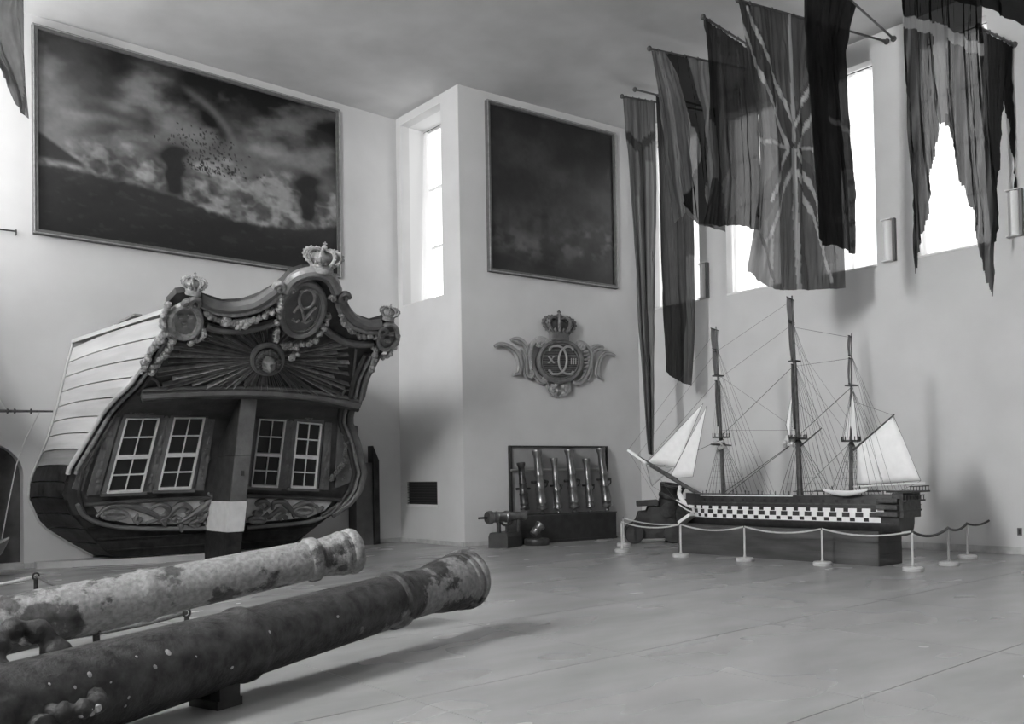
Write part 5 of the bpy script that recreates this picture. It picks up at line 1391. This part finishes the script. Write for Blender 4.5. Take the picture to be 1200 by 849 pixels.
# ================================================================ rack of six mortars on a chest
mat('chest_wood', .028, .45, .012, 5, .15, 12, spec=.45); mat('board_dark', .30, .6, .03, 3); mat('brass', .17, .32, .05, 8, metal=.75); mat('brass_dark', .05, .35, .04, 8, metal=.6); mat('rail_metal', .42, .4, metal=.5)
def cs(px, py, off): q = onC(px, py, off); return float((q-CP)@CDIR), float(q[2])
sA, zT = cs(596.5, 522.5, .05); sB, _ = cs(711, 523, .05)
rk = thing('display_board', 'framed dark board on the wall behind six small upright guns', 'display board', C3((sA+sB)/2, 0, .03))
MB().obox(C3((sA+sB)/2, (zT+.67)/2, .016), (CDIR, CNOR, UP), ((sB-sA)/2, .014, (zT-.67)/2)).build('backboard', 'board_dark', rk)
for s0, s1, z0, z1 in ((sA, sB, zT-.035, zT), (sA, sA+.05, .67, zT-.035), (sB-.035, sB, .67, zT-.035)):
    MB().obox(C3((s0+s1)/2, (z0+z1)/2, .05), (CDIR, CNOR, UP), ((s1-s0)/2, .045, (z1-z0)/2)).build('frame_board', 'chest_wood', rk)
sR0, zR = cs(599, 551.5, .12); sR1, zR1 = cs(702, 550.5, .12)
MB().tube([C3(sR0, zR, .12), C3(sR1+.1, zR, .12)], .028, 8).build('rail', 'rail_metal', rk, True)
cL, cR, dep, hC = cs(602, 600, .3)[0], cs(721, 596, .45)[0], .46, .66
ch = thing('wooden_chest', 'long dark wooden chest below the row of small guns', 'chest', C3((cL+cR)/2, 0, dep/2))
MB().obox(C3((cL+cR)/2, hC/2-.012, dep/2+.02), (CDIR, CNOR, UP), ((cR-cL)/2, dep/2, hC/2-.014)).build('body', 'chest_wood', ch)
MB().obox(C3((cL+cR)/2, hC-.013, dep/2+.02), (CDIR, CNOR, UP), ((cR-cL)/2+.015, dep/2+.015, .013)).build('lid', mat('lid_wood', .05, .4, .015, 5, spec=.5), ch)
MB().obox(C3((cL+cR)/2, .03, dep+.025), (CDIR, CNOR, UP), ((cR-cL)/2+.005, .012, .03)).build('plinth_strip', 'chest_wood', ch)
def small_gun(bx, by, tx, ty, wpx, label, kind):
    b = onC(bx, by, .28); z0 = hC+.004; s0 = float((b-CP)@CDIR); B = C3(s0, z0, .34)
    q = onC(tx, ty, .27); T_ = q; ax = nrm(T_-B); L = np.linalg.norm(T_-B); w = wpx/63.0*.5*.95*1.0
    w = wpx*.0132
    t = thing('small_gun', label, 'small cannon', B, 'six small guns standing on the chest')
    pr = [(.10, w*.5), (.12, w*1.12), (.16, w*1.15), (.18, w*1.0), (.24, w*1.02), (.26, w*1.1), (.28, w*1.0), (L*.38, w*.98), (L*.40, w*1.08), (L*.42, w*.95), (L*.58, w*.86), (L*.60, w*.95), (L*.62, w*.84), (L*.85, w*.76), (L*.90, w*.78), (L*.95, w*1.0), (L*.985, w*1.06), (L, w*.98), (L, w*.6), (L-.03, w*.55)]
    MB().lathe(pr, B, ax, 22).build('barrel', 'brass' if kind else 'brass_dark', t, True)
    MB().lathe([(0, w*.25), (.01, w*.42), (.035, w*.5), (.06, w*.42), (.075, w*.22), (.10, w*.3), (.115, w*.7)], B, ax, 14).build('cascabel', 'brass', t, True)
    MB().tube([B+ax*L*.5-CDIR*w*1.9, B+ax*L*.5+CDIR*w*1.9], w*.28, 10).build('trunnions', 'brass_dark', t, True)
    n = nrm(CNOR-ax*(CNOR@ax))
    if kind: MB().tube(smoothline([B+ax*L*(.47+.05*math.cos(a))+CDIR*w*.6+n*(w*.8+w*.7*math.sin(a)) for a in np.linspace(0, math.pi, 5)], 3), w*.16, 6).build('handle', 'brass_dark', t, True)
small_gun(614, 598, 610.3, 542.4, 7.6, 'shortest small gun with dark barrel at the left end of the chest', 0)
small_gun(634, 598, 629.2, 527.3, 9.4, 'tall small gun second from the left on the chest', 1)
small_gun(653, 598, 649, 537, 7.0, 'slim short gun third from the left on the chest', 1)
small_gun(672, 597, 666.9, 526.4, 9.2, 'tall small gun with flared muzzle fourth from the left', 1)
small_gun(690.5, 596, 686.7, 537.7, 7.2, 'slim short gun fifth from the left on the chest', 1)
small_gun(710, 594.5, 703.6, 524.8, 8.6, 'tall small gun at the right end of the chest', 1)

# small swivel gun on a block, and a little mortar on a round foot
g0, g1, g2 = onz(573, 640.5), onz(594.5, 644.5), onz(611, 641.5)
bc = np.array([12.75, 15.30, 0]); fwd = nrm(np.array([g1[0]-g0[0], g1[1]-g0[1], 0])); 
bk = thing('gun_block', 'dark wooden block with rounded top carrying the small gun', 'block', bc)
axx, axy = np.array([.70, .71, 0]), np.array([.71, -.70, 0])
def ZB(px, py, off=.95): return onC(px, py, off)
b0, b1, b2 = ZB(572.5, 640, .75), ZB(595, 644, 1.1), ZB(612, 641, .8)
b0[2] = b1[2] = b2[2] = 0
hh = .34
pr = [(0, 0), (0, hh*.72), (.06, hh*.95), (.14, hh), (.86, hh), (.94, hh*.95), (1.0, hh*.72), (1, 0)]
e_ = b1-b0; w_ = b2-b1
MB().prism([b0+e_*u+UP*z for u, z in pr], w_).build('block_body', 'chest_wood', bk)
cen = b0+e_*.5+w_*.5
sg = thing('swivel_gun', 'small brass gun with iron tiller lying on its dark block', 'small cannon', cen+UP*hh)
gA, gB = cen-nrm(CDIR)*.42, cen+nrm(CDIR)*.52
GZ = hh+.34
P0 = C3(float((onC(571, 615.5, .95)-CP)@CDIR), GZ, .95); P1 = C3(float((onC(616, 613.5, .95)-CP)@CDIR), GZ+.02, .95)
axg = nrm(P1-P0); LG = np.linalg.norm(P1-P0)
MB().lathe([(0, .06), (.0, .13), (.05, .15), (.10, .15), (.13, .12), (.22, .115), (.24, .13), (.27, .115), (LG*.45, .11), (LG*.47, .13), (LG*.52, .13), (LG*.54, .10), (LG*.85, .085), (LG*.88, .10), (LG*.93, .12), (LG*.97, .12), (LG, .09), (LG, .04)], P0, axg, 24).build('barrel', 'brass', sg, True)
MB().tube([P0-axg*.22, P0+axg*.02], .025, 8).build('tiller', 'brass_dark', sg, True)
for s in (.30, LG*.80):
    q = P0+axg*s; MB().tube([np.array([q[0], q[1], hh*.98]), q-UP*.08], .05, 10).build('pedestal_pin', 'dark_iron', sg, True)
q = P0+axg*LG*.5
MB().tube(smoothline([q-axg*.16-UP*.02, q-axg*.13-UP*.15, q-UP*.20, q+axg*.13-UP*.15, q+axg*.16-UP*.02], 4), .028, 8).build('yoke', 'dark_iron', sg, True)
MB().tube([np.array([q[0], q[1], hh*.98]), q-UP*.19], .035, 10).build('yoke_pin', 'dark_iron', sg, True)
dq = onC(629, 642, .82); dc = np.array([dq[0], dq[1], 0])
mo = thing('signal_mortar', 'tiny brass mortar tilted on a dark round foot beside the block', 'small mortar', dc)
MB().lathe([(0, .27), (.02, .285), (.13, .285), (.15, .27), (.155, .1)], dc, UP, 32).build('round_foot', 'chest_wood', mo, True)
MB().obox(dc+UP*.22, (CDIR, CNOR, UP), (.06, .07, .08)).build('cheek', 'dark_iron', mo)
mx_ = nrm(CDIR*.75+UP*.7)
MB().lathe([(-.10, .04), (-.08, .09), (.02, .095), (.04, .11), (.06, .09), (.16, .095), (.19, .12), (.22, .12), (.22, .06), (.15, .05)], dc+UP*.30-CDIR*.04, mx_, 20).build('barrel', 'brass', mo, True)

# ================================================================ dark iron mortar on a wheeled carriage behind the bow
mat('iron_old', .018, .55, .015, 8, .4, 22, spec=.4); mat('carriage_wood', .028, .6, .02, 4, .25, 12)
MC = np.array([16.1, 13.55, 0]); md = nrm(np.array([.70, -.72, 0])); mp = np.array([-md[1]*-1, md[0]*-1, 0]); mp = nrm(np.array([-.72, -.70, 0]))
mt = thing('mortar_carriage', "dark iron mortar on a wheeled carriage behind the model ship's bow", 'mortar', MC)
def mw(a, b, z): return MC+md*a+mp*b+UP*z
for sg_ in (-1, 1):
    f = [(-.80, .10), (-.80, .40), (-.66, .52), (-.60, .70), (-.42, .72), (-.38, .82), (.40, .82), (.66, .62), (.76, .40), (.76, .10)]
    MB().prism([mw(a, sg_*.36-.06, z) for a, z in f], mp*.12).build('cheek', 'carriage_wood', mt)
    for a in (-.72, .16):
        MB().lathe([(0, .05), (.0, .20), (.02, .215), (.09, .215), (.11, .20), (.11, .05)], mw(a, sg_*.44-(.11 if sg_ < 0 else 0), .215), mp, 28).build('wheel', 'carriage_wood', mt, True)
for a in (-.72, .16): MB().tube([mw(a, -.52, .215), mw(a, .52, .215)], .05, 12).build('axle', 'iron_old', mt, True)
MB().obox(mw(-.1, 0, .30), (md, mp, UP), (.75, .30, .06)).build('bed', 'carriage_wood', mt)
MB().obox(mw(-.40, 0, .90), (nrm(md+UP*.05), mp, nrm(UP-md*.05)), (.24, .30, .06)).build('quoin_plate', 'carriage_wood', mt)
ma_ = nrm(md*.18+UP*.95+mp*.15)
MB().lathe([(-.30, .05), (-.28, .22), (-.15, .30), (.0, .31), (.04, .33), (.10, .33), (.13, .28), (.38, .25), (.42, .28), (.48, .28), (.52, .25), (.62, .27), (.68, .30), (.72, .29), (.72, .2), (.60, .18)], mw(.06, 0, .62), ma_, 36).build('mortar_barrel', 'iron_old', mt, True)
MB().tube([mw(.05, -.46, .72), mw(.05, .46, .72)], .11, 18).build('trunnion', 'iron_old', mt, True)
for sg_ in (-1, 1): MB().lathe([(0, .17), (.03, .17), (.04, .12)], mw(.05, sg_*.43, .74), mp*sg_, 20).build('trunnion_cap', 'iron_old', mt, True)
MB().lathe([(0, .05), (0, .20), (.03, .24), (.15, .24), (.18, .22), (.18, .1)], mw(.42, .40, .66), mp, 28).build('muzzle_tompion', 'iron_old', mt, True)

# ================================================================ small sailing boat at the left edge
mat('boat_wood', .20, .5, .05, 6, stretch=(.3, 1, 2)); mat('boat_sail', .62, .8, .05, 6)
YB = 17.2
bt = thing('sailing_boat', 'small open sailing boat model at the left edge before the arched alcove', 'boat model', (2.4, YB, 0))
P = []
for i in range(15):
    u = i/14; x = 1.88+1.42*u; hbm = .38*(max(0, 1-abs(2*u-1)**2.4))**.8+.004; zt = .50+.16*(2*u-1)**2
    P.append([(x, YB-hbm*math.cos(t), zt-.34*math.sin(t)*(max(.02, 1-abs(2*u-1)**3))**.5) for t in np.linspace(0, math.pi, 11)])
MB().slab(P, (0, 0, .02)).build('hull', 'boat_wood', bt, True)
MB().tube([(1.88+1.42*u, YB-(.38*(max(0, 1-abs(2*u-1)**2.4))**.8+.01), .51+.16*(2*u-1)**2) for u in np.linspace(0, 1, 15)], .016, 6).build('gunwale', 'rope_pale', bt, True)
MB().prism([(2.1, YB-.28, 0), (3.05, YB-.28, 0), (2.9, YB-.28, .24), (2.25, YB-.28, .24)], (0, .56, 0)).build('cradle', 'chock_wood', bt)
MB().tube([(2.45, YB, .3), (2.45, YB, 4.3)], [.05, .025], 10).build('mast', 'mast_wood', bt, True)
sp0, sp1 = ony(-30, 482.5, YB), ony(62, 482.5, YB)
MB().tube([(2.42, YB-.05, float(sp0[2])), sp1], [.032, .016], 8).build('spar', 'mast_wood', bt, True)
for k in (.55, .62, .78): MB().tube([lerp((2.42, YB-.05, float(sp0[2])), sp1, k)+np.array([0, .035*math.cos(a), .035*math.sin(a)]) for a in np.linspace(0, 6.28, 9)], .014, 5).build('spar_band', 'dark_iron', bt)
s0, s1, s2 = ony(8, 482, YB), ony(0, 437, YB), np.array([2.22, YB, 4.0])
P = [[lerp(lerp(np.array([2.48, YB, s0[2]+.02]), s0+UP*.02, j/6), lerp(np.array([2.48, YB, 4.0]), np.array([2.62, YB, 4.0]), j/6), i/6) for j in range(7)] for i in range(7)]
MB().slab(P, (0, .006, 0)).build('sail', 'boat_sail', bt, 'all')
MB().tube([ony(46, 484, YB), ony(30, 515, YB), ony(19, 545, YB), ony(8, 600, YB), (3.2, YB, .66)], .010, 5).build('sheet_rope', 'rope_pale', bt)
